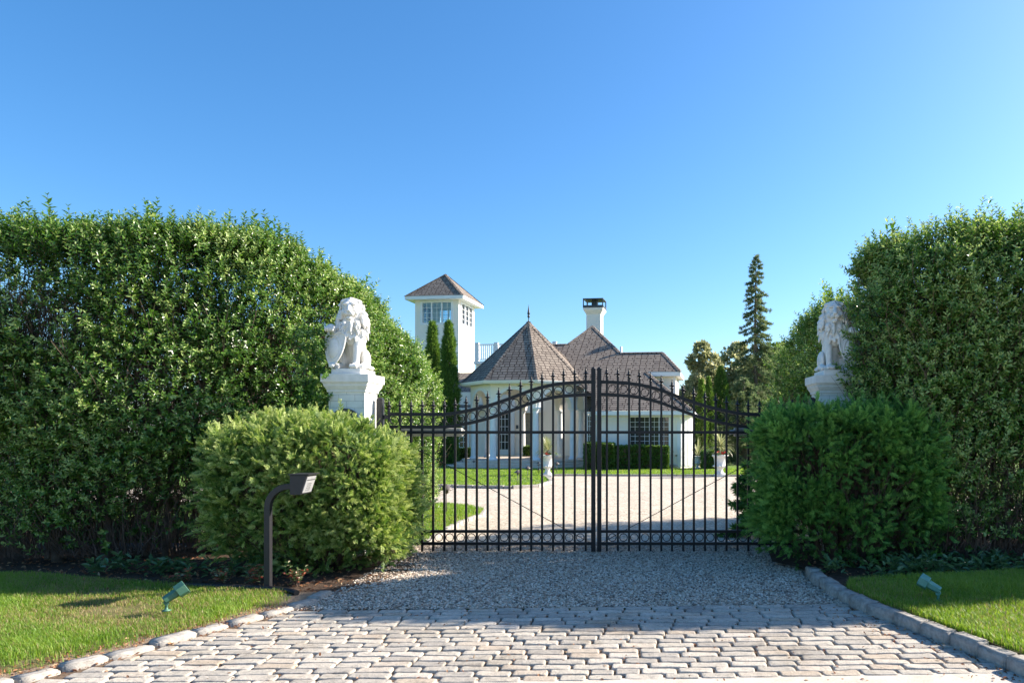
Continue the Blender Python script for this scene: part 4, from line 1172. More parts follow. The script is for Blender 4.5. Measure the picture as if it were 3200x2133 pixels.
# ------------------------------------------------------------------ intercom post, edging, spotlights
def intercom():
    b = G(838, 1838, .02); root = empty('intercom_post', (b.x, b.y, 0.02)); tag(root, 'dark gooseneck intercom post standing by the sunlit bush', 'intercom')
    wd = .054
    # square tube path: up, bend right, out
    pts = []; Rr = .20; zt = .945
    for z in (-.05, .3, .6, zt - Rr): pts.append((0, z, 0))
    for a in np.linspace(0, PI/2, 10)[1:]: pts.append((Rr * (1 - math.cos(a)), zt - Rr + Rr * math.sin(a), a))
    pts.append((.30, zt, PI/2))
    m = MB(); vs = []
    for (x, z, a) in pts:
        nx, nz = math.cos(a), -math.sin(a)
        for sx, sy in ((-1, -1), (1, -1), (1, 1), (-1, 1)):
            vs.append((x + sx*nx*wd/2, sy*wd/2, z + sx*nz*wd/2))
    fs = [(0, 1, 2, 3), tuple(4*(len(pts)-1) + k for k in (3, 2, 1, 0))]
    for i in range(len(pts) - 1):
        for k in range(4): fs.append((i*4 + k, (i+1)*4 + k, (i+1)*4 + (k+1) % 4, i*4 + (k+1) % 4))
    m.add(vs, fs); m.build('gooseneck', M['dark_metal'], root, bevel=.004)
    # housing: hooded box whose face looks right, towards the driver
    h = MB(); x0, zb, z1, x1t, x1b = .25, .875, 1.055, .405, .345
    poly = [(x0, zb), (x1b, zb), (x1t, z1), (x0, z1)]
    h.prism(poly, 'y', -.105, .105)
    hs = h.build('housing', M['dark_metal'], root, bevel=.004)
    sx, sz = x1t - x1b, z1 - zb; ln = math.hypot(sx, sz)
    def face(t, o): return (x1b + sx*t + sz/ln*o, zb + sz*t - sx/ln*o)
    def panel(t0, t1, y0, y1, o0, o1, name, mat, par):
        q = MB(); a, c = face(t0, o0), face(t1, o0); d, e = face(t1, o1), face(t0, o1)
        q.prism([a, c, d, e], 'y', y0, y1); return q.build(name, mat, par)
    kp = panel(.10, .92, -.088, .088, .001, .007, 'keypad', M['keypad'], root)
    panel(.74, .77, -.080, .080, .0075, .010, 'slot', M['keypad_dark'], kp)
    for i in range(4):
        for j in range(3):
            panel(.20 + i*.11, .26 + i*.11, -.038 + j*.028, -.022 + j*.028, .0075, .0095, 'button', M['button'], kp)
    r = MB(); r.b2((x0 - .008, -.115, z1 + .001), (x1t + .022, .115, z1 + .011)); r.build('hood', M['dark_metal'], root)
    MB().b2((-.07, -.07, -.03), (.07, .07, .012)).build('base_plate', M['dark_metal'], root, bevel=.004)
intercom()
def strip(name, pts, h, z, label):
    m = MB(); m.tube([(p[0], p[1], z) for p in pts], h, 8); o = m.build(name, M['black']); tag(o, label, 'edging')
strip('bed_edging', [(-4.28, 6.62), (-3.9, 6.56), (-3.5, 6.50), (-3.16, 6.40), (-3.02, 6.28)], .026, .034, 'black plastic edging strip at the foot of the intercom post')
strip('bed_edging', [(2.02, 6.44), (2.3, 6.47), (2.62, 6.52), (3.0, 6.60), (3.7, 6.80)], .02, .10, 'black plastic edging strip along the right lawn behind the pale spotlight')

def spot(base, yaw, pitch, mat, label, s=1.0):
    root = empty('garden_spotlight', base, yaw); tag(root, label, 'spotlight', 'green garden spotlights on the lawns')
    st = MB(); st.lathe([(.034, 0), (.034, .006), (.014, .012), (.011, .03), (.011, .052), (.018, .056)], 14); st.build('stake', mat, root)
    kn = MB(); kn.tube([(0, -.016, .068), (0, .016, .068)], .020, 14); kn.ell((0, -.017, .068), (.008, .004, .008)); kn.build('knuckle', mat, root)
    Mx = Matrix.Translation((0, 0, .085)) @ Matrix.Rotation(-pitch, 4, 'Y')
    def hexa(x0, x1, r0, r1, name, par):
        m = MB(); vs = []
        for (x, r) in ((x0, r0), (x1, r1)):
            for k in range(6):
                a = PI/6 + k*PI/3
                vs.append(Mx @ Vector((x, r*math.cos(a), r*math.sin(a) + .012)))
        m.add(vs, [(0, 1, 2, 3, 4, 5), (11, 10, 9, 8, 7, 6)] + [(k, k + 6, (k+1) % 6 + 6, (k+1) % 6) for k in range(6)])
        return m.build(name, mat, par, bevel=.004)
    b = hexa(-.012, .115, .034, .042, 'body', root)
    hexa(.095, .175, .060, .064, 'hood', root)
    m = MB(); vs = [Mx @ Vector((.1755, .05*math.cos(2*PI*k/16), .05*math.sin(2*PI*k/16) + .012)) for k in range(16)]
    vs2 = [Mx @ Vector((.178, .05*math.cos(2*PI*k/16), .05*math.sin(2*PI*k/16) + .012)) for k in range(16)]
    m.add(vs + vs2, [tuple(range(16)), tuple(range(31, 15, -1))] + [(k, (k+1) % 16, (k+1) % 16 + 16, k + 16) for k in range(16)]); m.build('lens', M['glass_dark'], root)
    root.scale = (s, s, s)
p = G(520, 1918, .022); spot((p.x, p.y, .05), R(38), R(32), M['green_metal'], 'green garden spotlight tilted up on the left lawn', .94)
p = G(2932, 1882, .085); spot((p.x, p.y, .10), R(146), R(26), M['green_pale'], 'pale turquoise garden spotlight on the shaded right lawn', .94)

# ------------------------------------------------------------------ small plants at the bed edge
def small_plant(base, h, n, label, name='bed_plant', mat='redplant', group=None):
    root = empty(name, base); tag(root, label, 'plant', group)
    d = norm(np.stack([rng.normal(0, .55, n), rng.normal(0, .55, n), np.ones(n)], -1)); ln = rng.uniform(.5, 1, n) * h
    V, Q = sticks(np.zeros((n, 3)) + rng.normal(0, .02, (n, 3)) * np.array((1, 1, 0)), d, ln, np.full(n, .003))
    link('stems', np_mesh('stems', V, Q), M['bark_red'], root)
    tmp = [leaf_t(1, .5, .4, .25)]; P = []; D = []
    for i in range(n):
        for t in np.linspace(.3, 1, 7): 
            for k in range(2):
                P.append(d[i] * ln[i] * t); a = random.uniform(0, 2*PI); D.append((math.cos(a), math.sin(a), random.uniform(-.1, .8)))
    P = np.array(P); D = np.array(D)
    V, Q, r = scatter([(tmp[0][0], tmp[0][1], np.full(6, .5))], P, frames(D, up=norm(np.stack([rng.normal(0, .4, len(P)), rng.normal(0, .4, len(P)), np.ones(len(P))], -1))), rng.uniform(.025, .05, len(P)), jitter=.5)
    link('leaves', np_mesh('leaves', V, Q, r), M[mat], root)
for (x, y, h, lab) in ((570, 1828, .22, 'small reddish leafed plant behind the green spotlight, at the bed edge'), (697, 1830, .24, 'small red flushed plant in the bed midway between the green spotlight and the intercom post'),
                       (790, 1832, .22, 'small red flushed plant close against the left side of the intercom post'), (925, 1834, .24, 'small pale leafed plant right of the intercom post under the bush')):
    p = G(x, y); small_plant((p.x, p.y, .012), h, 13, lab, group='small red tinted plants at the bed edge')

def cover(poly, box, n, z, label, s=(.06, .10)):
    P = np.stack([rng.uniform(box[0], box[1], n), rng.uniform(box[2], box[3], n), np.zeros(n)], -1)
    P = P[inpoly(P, poly)]; P = P[rng.random(len(P)) < np.clip(.7 + .6*lump(P, 5, 1), .1, 1)]; n = len(P)
    per = 7; P = np.repeat(P, per, axis=0); n = len(P)
    a = rng.uniform(0, 2*PI, n); el = rng.uniform(.1, 1.1, n)
    D = np.stack([np.cos(a)*np.cos(el), np.sin(a)*np.cos(el), np.sin(el)], -1)
    P = P + D * .02; P[:, 2] += z + rng.uniform(0, .13, n)
    lf, q = leaf_t(1, .45, .35, .35)
    V, Q, r = scatter([(lf, q, np.full(6, .5))], P, frames(D, up=norm(np.stack([rng.normal(0, .3, n), rng.normal(0, .3, n), np.ones(n)], -1))), rng.uniform(*s, n), jitter=.42)
    o = link('ground_cover', np_mesh('ground_cover', V, Q, r), M['cover']); tag(o, label, 'ground cover', kind='stuff')
cover([(1.98, 6.62), (2.6, 6.70), (3.9, 6.95), (6, 7.2), (6, 7.7), (3, 7.55), (2.2, 7.35), (1.9, 7.1)], (1.8, 6, 6.4, 7.8), 900, .055, 'broad leafed ground cover under the shaded bush beside the right lawn')
cover([(-5.6, 7.05), (-4.1, 6.78), (-3.6, 6.85), (-3.9, 7.25), (-5.6, 7.6)], (-5.7, -3.5, 6.6, 7.7), 360, .012, 'dark broad leafed ground cover under the left hedge')

# ------------------------------------------------------------------ the house
AL = R(7.0); HO = Vector((0, 32.0)); Z0 = -.27
sa, ca = math.sin(AL), math.cos(AL)
house = empty('house', (0, 32.0, Z0), -AL); tag(house, 'cream stucco house with white columned pavilion, look-out tower and brown shingle roofs', 'house')
def hp(px, py, b):
    """photo point on the house plane `b` metres behind its front: gives (a, z) in the house's own frame"""
    tx, tz = (px - PX)/F, (PY - py)/F
    t = (b + 32*ca) / (tx*sa + ca)
    X, Y = t*tx, t
    return X*ca - (Y - 32)*sa, CH + t*tz - Z0
def hplane(px, py, z0, m, b0):
    """photo point on the roof plane z = z0 + m (b - b0)"""
    tx, tz = (px - PX)/F, (PY - py)/F
    # b(t) = t(tx sa + ca) - 32 ca ; z(t) = CH - Z0 + t tz
    k = tx*sa + ca
    t = (CH - Z0 - z0 + m*(32*ca + b0)) / (m*k - tz)
    X, Y = t*tx, t
    return Vector((X*ca - (Y - 32)*sa, t*k - 32*ca, CH - Z0 + t*tz))
def hpart(mb, name, mat, bevel=0, parent=house): return mb.build(name, M[mat], parent, bevel=bevel)

# -- pavilion
X = (1652 - PX)/F*35.6; Y = 35.6
pa, pb = X*ca - (Y - 32)*sa, X*sa + (Y - 32)*ca
ZP = .36; RC, RE = 2.70, 3.32
def pz(py, d): return CH + (PY - py)/F*d - Z0
z_abac = pz(1272, 32.9); z_eave = pz(1194, 32.4); z_apex = pz(1004, 35.6)
VA = [R(22.5 + 45*k) for k in range(8)]
def pv(r, a, z): return Vector((pa + r*math.sin(a), pb - r*math.cos(a), z))
for k in range(3):
    m = MB(); r = 4.05 - .38*k; z0, z1 = .12*k - (.1 if k == 0 else 0), .12*(k+1)
    m.lathe([(r - .03, z0), (r, z0 + .08 if k else .07), (r, z1)], 56, (pa, pb, 0), False); hpart(m, 'step', 'stone_step')
ped = MB(); ped.lathe([(.21, 0), (.21, .06), (.185, .075), (.185, .10), (.155, .12), (.15, .16), (.150, .9), (.130, z_abac - ZP - .20), (.130, z_abac - ZP - .15), (.15, z_abac - ZP - .14), (.15, z_abac - ZP - .12), (.18, z_abac - ZP - .06), (.18, z_abac - ZP - .055)], 18)
cm = ped.mesh('column'); cm.materials.append(M['white'])
abm = MB().b2((-.19, -.19, 0), (.19, .19, .055)).mesh('abacus'); abm.materials.append(M['white'])
for a in VA:
    c = bpy.data.objects.new('column', cm); c.parent = house; c.location = pv(RC, a, ZP); COL.objects.link(c)
    q = bpy.data.objects.new('capital', abm); q.parent = c; q.location = (0, 0, z_abac - ZP - .055); q.rotation_euler = (0, 0, a); COL.objects.link(q)
# arcade: eight arched wall panels
side = 2*RC*math.sin(R(22.5)); inr = RC*math.cos(R(22.5))
for k in range(8):
    am = R(45*k); m = MB(); half = side/2; rad = half - .19; th = .15
    xs = [-half] + [rad*-math.cos(t) for t in np.linspace(0, PI, 25)] + [half]
    zs = [z_abac + .001] + [z_abac + .001 + rad*math.sin(t) * 1.0 for t in np.linspace(0, PI, 25)] + [z_abac + .001]
    top = z_eave - .02
    def Q3(x, y, z):
        return Vector((pa + x*math.cos(am) + (inr + y)*math.sin(am), pb + x*math.sin(am) - (inr + y)*math.cos(am), z))
    vs = []; fs = []
    for x, z in zip(xs, zs):
        kx = 1.0
        for y in (th, -th):
            e = x * (1 + y/inr) if abs(abs(x) - half) < 1e-6 else x
            vs += [Q3(e, y, z), Q3(e, y, top)]
    for i in range(len(xs) - 1):
        o = i*4
        fs += [(o, o+4, o+5, o+1), (o+2, o+3, o+7, o+6), (o, o+2, o+6, o+4), (o+1, o+5, o+7, o+3)]
    m.add(vs, fs); pnl = hpart(m, 'arch_panel', 'stucco')
    t = MB()
    for y0 in (th + .002,):
        ang = np.linspace(0, PI, 25); vs = []; fs = []
        for q in ang:
            for rr_, yy in ((rad, y0), (rad + .14, y0), (rad + .14, y0 + .03), (rad, y0 + .03)):
                vs.append(Q3(-rr_*math.cos(q), yy, z_abac + .001 + rr_*math.sin(q)))
        for i in range(len(ang) - 1):
            for j in range(4): fs.append((i*4 + j, (i+1)*4 + j, (i+1)*4 + (j+1) % 4, i*4 + (j+1) % 4))
        t.add(vs, fs)
    t.build('archivolt', M['white'], pnl)
cl = MB(); cl.lathe([(RE - .15, z_eave - .012), (RE - .15, z_eave + .008)], 8, (0, 0, 0), False)
ceil_me = cl.mesh('pavilion_ceiling'); co_ = link('pavilion_ceiling', ceil_me, M['white'], house); co_.location = (pa, pb, 0); co_.rotation_euler = (0, 0, R(22.5))
gut = MB()
for k in range(8):
    a0, a1 = VA[k], VA[(k+1) % 8]
    pr = [(RE - .06, z_eave - .05), (RE + .03, z_eave - .03), (RE + .09, z_eave + .07), (RE + .10, z_eave + .11), (RE - .06, z_eave + .11)]
    vs = [pv(r, a, z) for a in (a0, a1) for r, z in pr]
    n_ = len(pr); gut.add(vs, [(j, j + n_, (j+1) % n_ + n_, (j+1) % n_) for j in range(n_)])
hpart(gut, 'gutter', 'white')
apex = Vector((pa, pb, z_apex))
rf = link('pavilion_roof', roof_mesh([[pv(RE + .02, VA[k], z_eave + .10), pv(RE + .02, VA[(k+1) % 8], z_eave + .10), apex] for k in range(8)], 'pavilion_roof'), M['shingle'], house)
def hipcap(lines, parent, name='hip_cap'):
    vs = []
    polys = []
    for a, b in lines:
        d = (b - a).normalized(); s = d.cross(Vector((0, 0, 1))).normalized() * .12; n_ = s.cross(d).normalized() * .028
        if n_.z < 0: n_ = -n_
        dn = Vector((0, 0, -.055))
        polys.append([a + s + dn + n_, a + n_, b + n_, b + s + dn + n_]); polys.append([a + n_, a - s + dn + n_, b - s + dn + n_, b + n_])
    return link(name, roof_mesh(polys, name), M['shingle'], parent)
hipcap([(pv(RE + .02, a, z_eave + .10), apex) for a in VA], rf)
fn = MB(); zz = z_apex; fn.lathe([(.10, -.10), (.06, .0), (.028, .03), (.022, .18), (.05, .20), (.07, .25), (.05, .30), (.035, .33), (.075, .37), (.06, .45), (.02, .72), (.003, .86)], 12, (pa, pb, zz - .0)); hpart(fn, 'roof_finial', 'lead')
# hanging lantern in the pavilion
ln = MB(); ln.tube([(pa, pb, z_eave), (pa, pb, z_eave - .35)], .008, 6); ln.lathe([(.03, 0), (.12, -.06), (.11, -.30), (.04, -.36)], 6, (pa, pb, z_eave - .35), False); hpart(ln, 'hanging_lantern', 'lead')

# -- helpers for walls with windows
def window(name, a0, a1, z0, z1, y, cols, rows, parent, glass='glass_dark', fr=.06, bar=.022, heavy=()):
    f = MB(); t0, t1 = y - .06, y + .02
    f.b2((a0 - fr, t0, z0 - fr), (a1 + fr, t1, z0)); f.b2((a0 - fr, t0, z1), (a1 + fr, t1, z1 + fr))
    f.b2((a0 - fr, t0, z0 + .0005), (a0, t1, z1 - .0005)); f.b2((a1, t0, z0 + .0005), (a1 + fr, t1, z1 - .0005))
    w = f.build(name, M['white'], parent)
    g = MB().b2((a0, y - .012, z0), (a1, y - .004, z1)); g.build('pane', M[glass], w)
    m = MB()
    for i in range(1, cols):
        x = a0 + (a1 - a0)*i/cols; bw = bar*2.6 if i in heavy else bar
        m.b2((x - bw/2, y - .034, z0), (x + bw/2, y - .013, z1))
    for j in range(1, rows):
        z = z0 + (z1 - z0)*j/rows
        m.b2((a0, y - .030, z - bar/2), (a1, y - .0132, z + bar/2))
    m.build('muntins', M['white'], w)
    return w
# -- entrance wall behind the pavilion and left wing
B1 = 7.4
aL = hp(1270, 1400, B1)[0]; aR = hp(1838, 1400, B1)[0]
z_le = hp(1400, 1272, B1)[1]
MB_ = MB(); MB_.b2((aL, B1, -.3), (aR, B1 + .3, max(z_le, z_eave))); hpart(MB_, 'entrance_wall', 'stucco')
a0, z0 = hp(1410, 1396, B1 - .02); a1, z1 = hp(1462, 1300, B1 - .02)
window('window', a0, a1, z0, z1, B1 - .02, 4, 6, house, fr=.08, heavy=(2,))
# door and sidelight
a0, z0 = hp(1558, 1404, B1 - .02); a1, z1 = hp(1590, 1290, B1 - .02)
d = MB().b2((a0 - .18, B1 - .07, ZP + .02), (a1 + .18, B1 - .001, z1 + .35)); door = hpart(d, 'front_door', 'white')
g = MB().b2((a0, B1 - .080, z0), (a1, B1 - .0705, z1 + .1)); g.build('pane', M['glass_dark'], door)
mu = MB()
for i in range(0, 4): mu.b2((a0 + (a1 - a0)*i/3 - .014, B1 - .094, z0), (a0 + (a1 - a0)*i/3 + .014, B1 - .0805, z1 + .1))
for j in range(0, 6): mu.b2((a0, B1 - .092, z0 + (z1 + .1 - z0)*j/5 - .014), (a1, B1 - .0806, z0 + (z1 + .1 - z0)*j/5 + .014))
mu.build('muntins', M['white'], door)
kn = MB(); kn.ell((a1 + .1, B1 - .10, z0 + .1), (.04, .04, .04)); kn.build('handle', M['lead'], door)
for px in (1545, 1602):
    a_, _ = hp(px, 1350, B1); p_ = MB().b2((a_ - .13, B1 - .09, ZP), (a_ + .13, B1 - .0015, z_eave - .1)); hpart(p_, 'pilaster', 'white')
a_, z_ = hp(1615, 1333, B1 - .1); hpart(MB().b2((a_ - .06, B1 - .06, z_ - .1), (a_ + .06, B1 - .002, z_ + .1)), 'mailbox', 'lead')
# dark recess right of the door, with a small pediment
a0, z0 = hp(1632, 1425, B1 - .02); a1, z1 = hp(1668, 1290, B1 - .02)
hpart(MB().b2((a0, B1 - .02, ZP + .0), (a1 + .3, B1 - .003, z1)), 'side_doorway', 'wood')
hpart(MB().b2((a0 - .15, B1 - .25, z1 + .02), (a1 + .45, B1 - .003, z1 + .16)), 'door_hood', 'white')
# left wing roof
m_ = .44; zt = z_le
e0 = hp(1235, 1272, B1 - .45)[0]; e1 = hp(1478, 1272, B1 - .45)[0]
lw = [Vector((e0, B1 - .45, zt - .05)), Vector((e1 + .6, B1 - .45, zt - .05)), Vector((e1 + .6, B1 + 5.2, zt - .05 + m_*5.65)), Vector((e0, B1 + 5.2, zt - .05 + m_*5.65))]
link('wing_roof', roof_mesh([lw], 'wing_roof'), M['shingle'], house)
hpart(MB().b2((e0, B1 - .50, zt - .22), (e1 + .6, B1 - .30, zt - .06)), 'fascia', 'white')
hpart(MB().b2((aL, B1 + .31, -.3), (aL + .3, B1 + 9, zt)), 'side_wall', 'stucco')

# -- look-out tower
BT = 13.0
t0, zt0 = hp(1297, 1171, BT); t1, _ = hp(1433, 1171, BT); wT = t1 - t0
zE = hp(1360, 938, BT)[1]; zB = hp(1433, 1171, BT)[1]; zW0 = hp(1360, 1008, BT)[1]; zW1 = hp(1360, 943, BT)[1]
tw = empty('tower', (t0, BT, 0)); tw.parent = house
tk = .16
def tower_body():
    # lower solid shaft, corner piers and lintel so one sees through the glazed storey
    m = MB(); m.b2((0, 0, 0), (wT, wT, zW0 - .09)); m.b2((0, 0, zW1 + .05), (wT, wT, zE))
    pw = wT*.145
    for x in (0, wT - pw):
        for y in (0, wT - pw): m.b2((x, y, zW0 - .09), (x + pw, y + pw, zW1 + .05))
    return m.build('tower_wall', M['stucco'], tw)
tower_body()
pw = wT*.145
def tower_win(face):
    f = MB(); g = MB(); m = MB()
    L_ = wT - 2*pw; fr = .10
    def P(lo, hi):   # along face u, outwards v, z
        (u0, v0, z0), (u1, v1, z1) = lo, hi
        if face == 'front': return (u0, v0, z0), (u1, v1, z1)
        if face == 'back': return (u0, wT - v1, z0), (u1, wT - v0, z1)
        if face == 'right': return (wT - v1, u0, z0), (wT - v0, u1, z1)
        return (v0, u0, z0), (v1, u1, z1)
    za, zb = zW0 - .088, zW1 + .048
    f.b2(*P((pw - .05, -.03, za - .06), (wT - pw + .05, .10, za + fr))); f.b2(*P((pw - .05, -.03, zb - fr), (wT - pw + .05, .10, zb + .06)))
    for i in range(4):
        u = pw + L_*i/3; hw = fr*.75 if i in (0, 3) else fr*.42
        f.b2(*P((u - hw, -.028, za + fr + .0005), (u + hw, .098, zb - fr - .0005)))
    w = f.build('window', M['white'], tw)
    g.b2(*P((pw, .045, za + fr), (wT - pw, .052, zb - fr))).build('pane', M['glass_clear'], w)
    for i in range(3):
        u0 = pw + L_*i/3; u1 = pw + L_*(i+1)/3
        m.b2(*P(((u0+u1)/2 - .012, .02, za + fr), ((u0+u1)/2 + .012, .044, zb - fr)))
    for j in range(1, 4):
        z = za + fr + (zb - za - 2*fr)*j/4
        m.b2(*P((pw, .022, z - .012), (wT - pw, .0438, z + .012)))
    m.build('muntins', M['white'], w)
for fc in ('front', 'right', 'back', 'left'): tower_win(fc)
ov = .50
cx_ = wT/2; zA = CH + (PY - 846)/F*(32 + BT + wT/2 + .7) - Z0
ev = zE + .22
c4 = [Vector((-ov, -ov, ev)), Vector((wT + ov, -ov, ev)), Vector((wT + ov, wT + ov, ev)), Vector((-ov, wT + ov, ev))]
ap = Vector((cx_, cx_, zA))
trf = link('tower_roof', roof_mesh([[c4[i], c4[(i+1) % 4], ap] for i in range(4)], 'tower_roof'), M['shingle'], tw)
hipcap([(c, ap) for c in c4], trf)
hpart(MB().b2((-ov + .01, -ov + .01, zE), (wT + ov - .01, wT + ov - .01, ev - .005)), 'fascia', 'white', parent=tw)

# -- roof deck with white balustrade between tower and pavilion
BD = 9.5
d0, zr = hp(1483, 1074, BD); d1, _ = hp(1732, 1074, BD); zs = hp(1500, 1128, BD)[1]
dk = empty('roof_deck', (0, BD, 0)); dk.parent = house
MB().b2((d0, .25, zt), (d1 - .1, 6.2, zs - .16)).build('deck_wall', M['stucco'], dk)
MB().b2((d0 - .1, .1, zs - .158), (d1 + .1, 6.3, zs)).build('deck_slab', M['white'], dk)
def rail(p0, p1, nm):
    m = MB(); p0, p1 = Vector(p0), Vector(p1); d = p1 - p0; L_ = d.length; a = math.atan2(d.y, d.x); n_ = max(2, int(L_/.14))
    mid = (p0 + p1)/2
    m.box((mid.x, mid.y, zr - .03), (L_, .09, .06), a); m.box((mid.x, mid.y, zs + .12), (L_, .06, .05), a)
    for i in range(n_ + 1):
        q = p0.lerp(p1, (i + .5)/(n_ + 1)); m.box((q.x, q.y, (zr + zs)/2 + .04), (.045, .045, zr - zs - .21), a)
    m.build(nm, M['white'], dk)
def newel(x, y):
    m = MB(); m.b2((x - .11, y - .11, zs), (x + .11, y + .11, zr + .04)); m.frustum((x, y, zr + .04), .28, .28, .2, .2, .05); m.build('newel', M['white'], dk)
xs = np.linspace(d0 + .1, d1 - .02, 5)
for x in xs: newel(x, .2)
for a_, b_ in zip(xs[:-1], xs[1:]): rail((a_ + .11, .2, 0), (b_ - .11, .2, 0), 'balustrade')
for y in (2.1, 4.0, 5.9): newel(d1 - .02, y)
for y0, y1 in ((.31, 1.99), (2.21, 3.89), (4.11, 5.79)): rail((d1 - .02, y0, 0), (d1 - .02, y1, 0), 'balustrade')

# -- right wing with the big hipped roof
z_re = hp(2000, 1283, -.45)[1]
wa0 = hp(1852, 1400, 0)[0]; wa1 = hp(2126, 1400, 0)[0]; wa2 = hp(2159, 1400, .55)[0]
ft = [(wa0, 0), (wa1, 0), (wa2, .55), (wa2, 9), (wa0, 9)]
hpart(MB().prism(ft, 'z', -.3, z_re - .03), 'wing_wall', 'stucco')
hpart(MB().b2((wa1 - .14, -.02, 0), (wa1 + .015, -.001, z_re - .2)), 'corner_board', 'white')
hpart(MB().b2((wa0, -.03, z_re - .42), (wa1 + .02, -.002, z_re - .18)), 'frieze', 'white')
a0, z0 = hp(1970, 1392, -.02); a1, z1 = hp(2090, 1303, -.02)
window('window', a0, a1, z0, z1, -.02, 8, 6, house, fr=.07, bar=.013, heavy=(4, 6))
cur = MB()
for i in range(5): cur.tube([(a0 + .03 + i*.035, -.011, z1 - .02), (a0 + .02 + i*.03 - .01*(i % 2), -.011, (z0 + z1)/2), (a0 + .03 + i*.028, -.011, z0 + .05)], .0035, 5)
# panelled white doors on the angled end
for i in range(3):
    f0, f1 = i/3 + .05, (i+1)/3 - .03
    x0, x1 = wa1 + (wa2 - wa1)*f0, wa1 + (wa2 - wa1)*f1; y0, y1 = .55*f0, .55*f1
    n_ = Vector((.55, -(wa2 - wa1), 0)).normalized()*.02
    m = MB(); vs = [(x0, y0, .15), (x1, y1, .15), (x1, y1, z_re - .4), (x0, y0, z_re - .4)]
    vs = [Vector(v) + n_*.15 for v in vs] + [Vector(v) + n_ for v in vs]
    m.add(vs, [(0, 1, 2, 3), (7, 6, 5, 4), (0, 4, 5, 1), (1, 5, 6, 2), (2, 6, 7, 3), (3, 7, 4, 0)]); hpart(m, 'door_panel', 'white')
e_r = hp(2168, 1290, .15)[0]; e_l = hp(1850, 1287, -.45)[0]
mr = .68; b0 = -.45
zc = z_re
def RP(px, py): return hplane(px, py, zc, mr, b0)
A = RP(1851, 1018)
Cr = Vector((e_r, b0, zc)); Cl = Vector((e_l, b0, zc))
pL1 = RP(1773, 1075); pL2 = RP(1722, 1076)
def onp(a, b): return Vector((a, b, zc + mr*(b - b0)))
RL, RR, E1 = RP(1939, 1102), RP(2070, 1102), RP(2127, 1160)
RR = Vector((RR.x, RL.y, RL.z))
E0 = Vector((hp(2020, 1156, E1.y)[0], E1.y, E1.z))
front = [Cr, E0, E1, RR, RL, A, pL1, pL2, RP(1700, 1077), RP(1715, 1110), RP(1760, 1160), RP(1806, 1203), onp(e_l, .6), Cl]
right = [Cr, Vector((e_r, 13, zc)), Vector((E0.x, 13, E0.z)), E0]
Eb = Vector((E1.x, 2*RR.y - E1.y, E1.z))
end = [E1, Eb, RR]
back = [Eb, Vector((RL.x - 1, Eb.y, E1.z)), Vector((RL.x - 1, RL.y, RL.z)), RR]
wr = link('wing_roof', roof_mesh([front, right, end, back], 'wing_roof'), M['shingle'], house)
hipcap([(Cr, E0), (E1, RR), (RL, RR), (A, RL), (A, pL1), (pL1, pL2)], wr, 'ridge_cap')
hpart(MB().b2((e_l, b0 - .05, zc - .19), (e_r, b0 + .10, zc - .012)), 'gutter', 'white')
hpart(MB().b2((e_r - .13, b0 + .101, zc - .19), (e_r + .02, b0 + 9, zc - .012)), 'gutter', 'white')
hpart(MB().b2((e_l, b0 + .101, zc - .16), (e_r - .131, .3, zc - .05)), 'soffit', 'white')
# -- raised wall and eaves under the right end of the roof
wr_a = hp(2111, 1200, E1.y + .35)[0]
hpart(MB().b2((E0.x + .25, E1.y + .35, zc), (wr_a, Eb.y - .35, E1.z - .215)), 'upper_wall', 'stucco')
hpart(MB().b2((wr_a - .12, E1.y + .33, zc), (wr_a + .012, E1.y + .349, E1.z - .216)), 'corner_board', 'white')
hpart(MB().b2((E0.x + .02, E1.y + .01, E1.z - .215), (E1.x - .01, Eb.y - .01, E1.z - .012)), 'fascia', 'white')
BB = RL.y - 3.8
a_, z_ = hp(1941, 1101, BB + 3.8); hpart(MB().tube([(a_, BB + 3.8, z_ - .4), (a_, BB + 3.8, z_ + .30)], .06, 10), 'vent_pipe', 'white')
# -- chimney
BC = 8.6
c0, zc0 = hp(1832, 1060, BC); c1, zc1 = hp(1877, 985, BC); wC = c1 - c0
zt1 = hp(1850, 962, BC)[1]; zt2 = hp(1850, 933, BC)[1]
cm_ = empty('chimney', ((c0 + c1)/2, BC + wC/2, 0)); cm_.parent = house
s_ = MB(); s_.b2((-wC/2, -wC/2, zc0 - 2.5), (wC/2, wC/2, zt1 - .36)); s_.frustum((0, 0, zt1 - .36), wC, wC, wC*1.36, wC*1.36, .24); s_.b2((-wC*.68, -wC*.68, zt1 - .1195), (wC*.68, wC*.68, zt1)); s_.build('stack', M['stucco'], cm_)
cp = MB(); W2 = wC*.70
cp.b2((-W2, -W2, zt1 + .001), (W2, W2, zt1 + .14)); cp.b2((-W2, -W2, zt2 - .05), (W2, W2, zt2))
for x in (-1, 1):
    for y in (-1, 1): cp.box((x*(W2 - .03), y*(W2 - .03), (zt1 + .14 + zt2 - .05)/2), (.055, .055, zt2 - zt1 - .19))
cp.b2((-.16, -.16, zt1 + .14), (.16, .16, zt2 - .05))
for x in (-.3, .3): cp.box((x, -W2 + .012, zt1 + .30), (.02, .02, zt2 - zt1 - .2))
cp.build('chimney_cap', M['lead'], cm_)
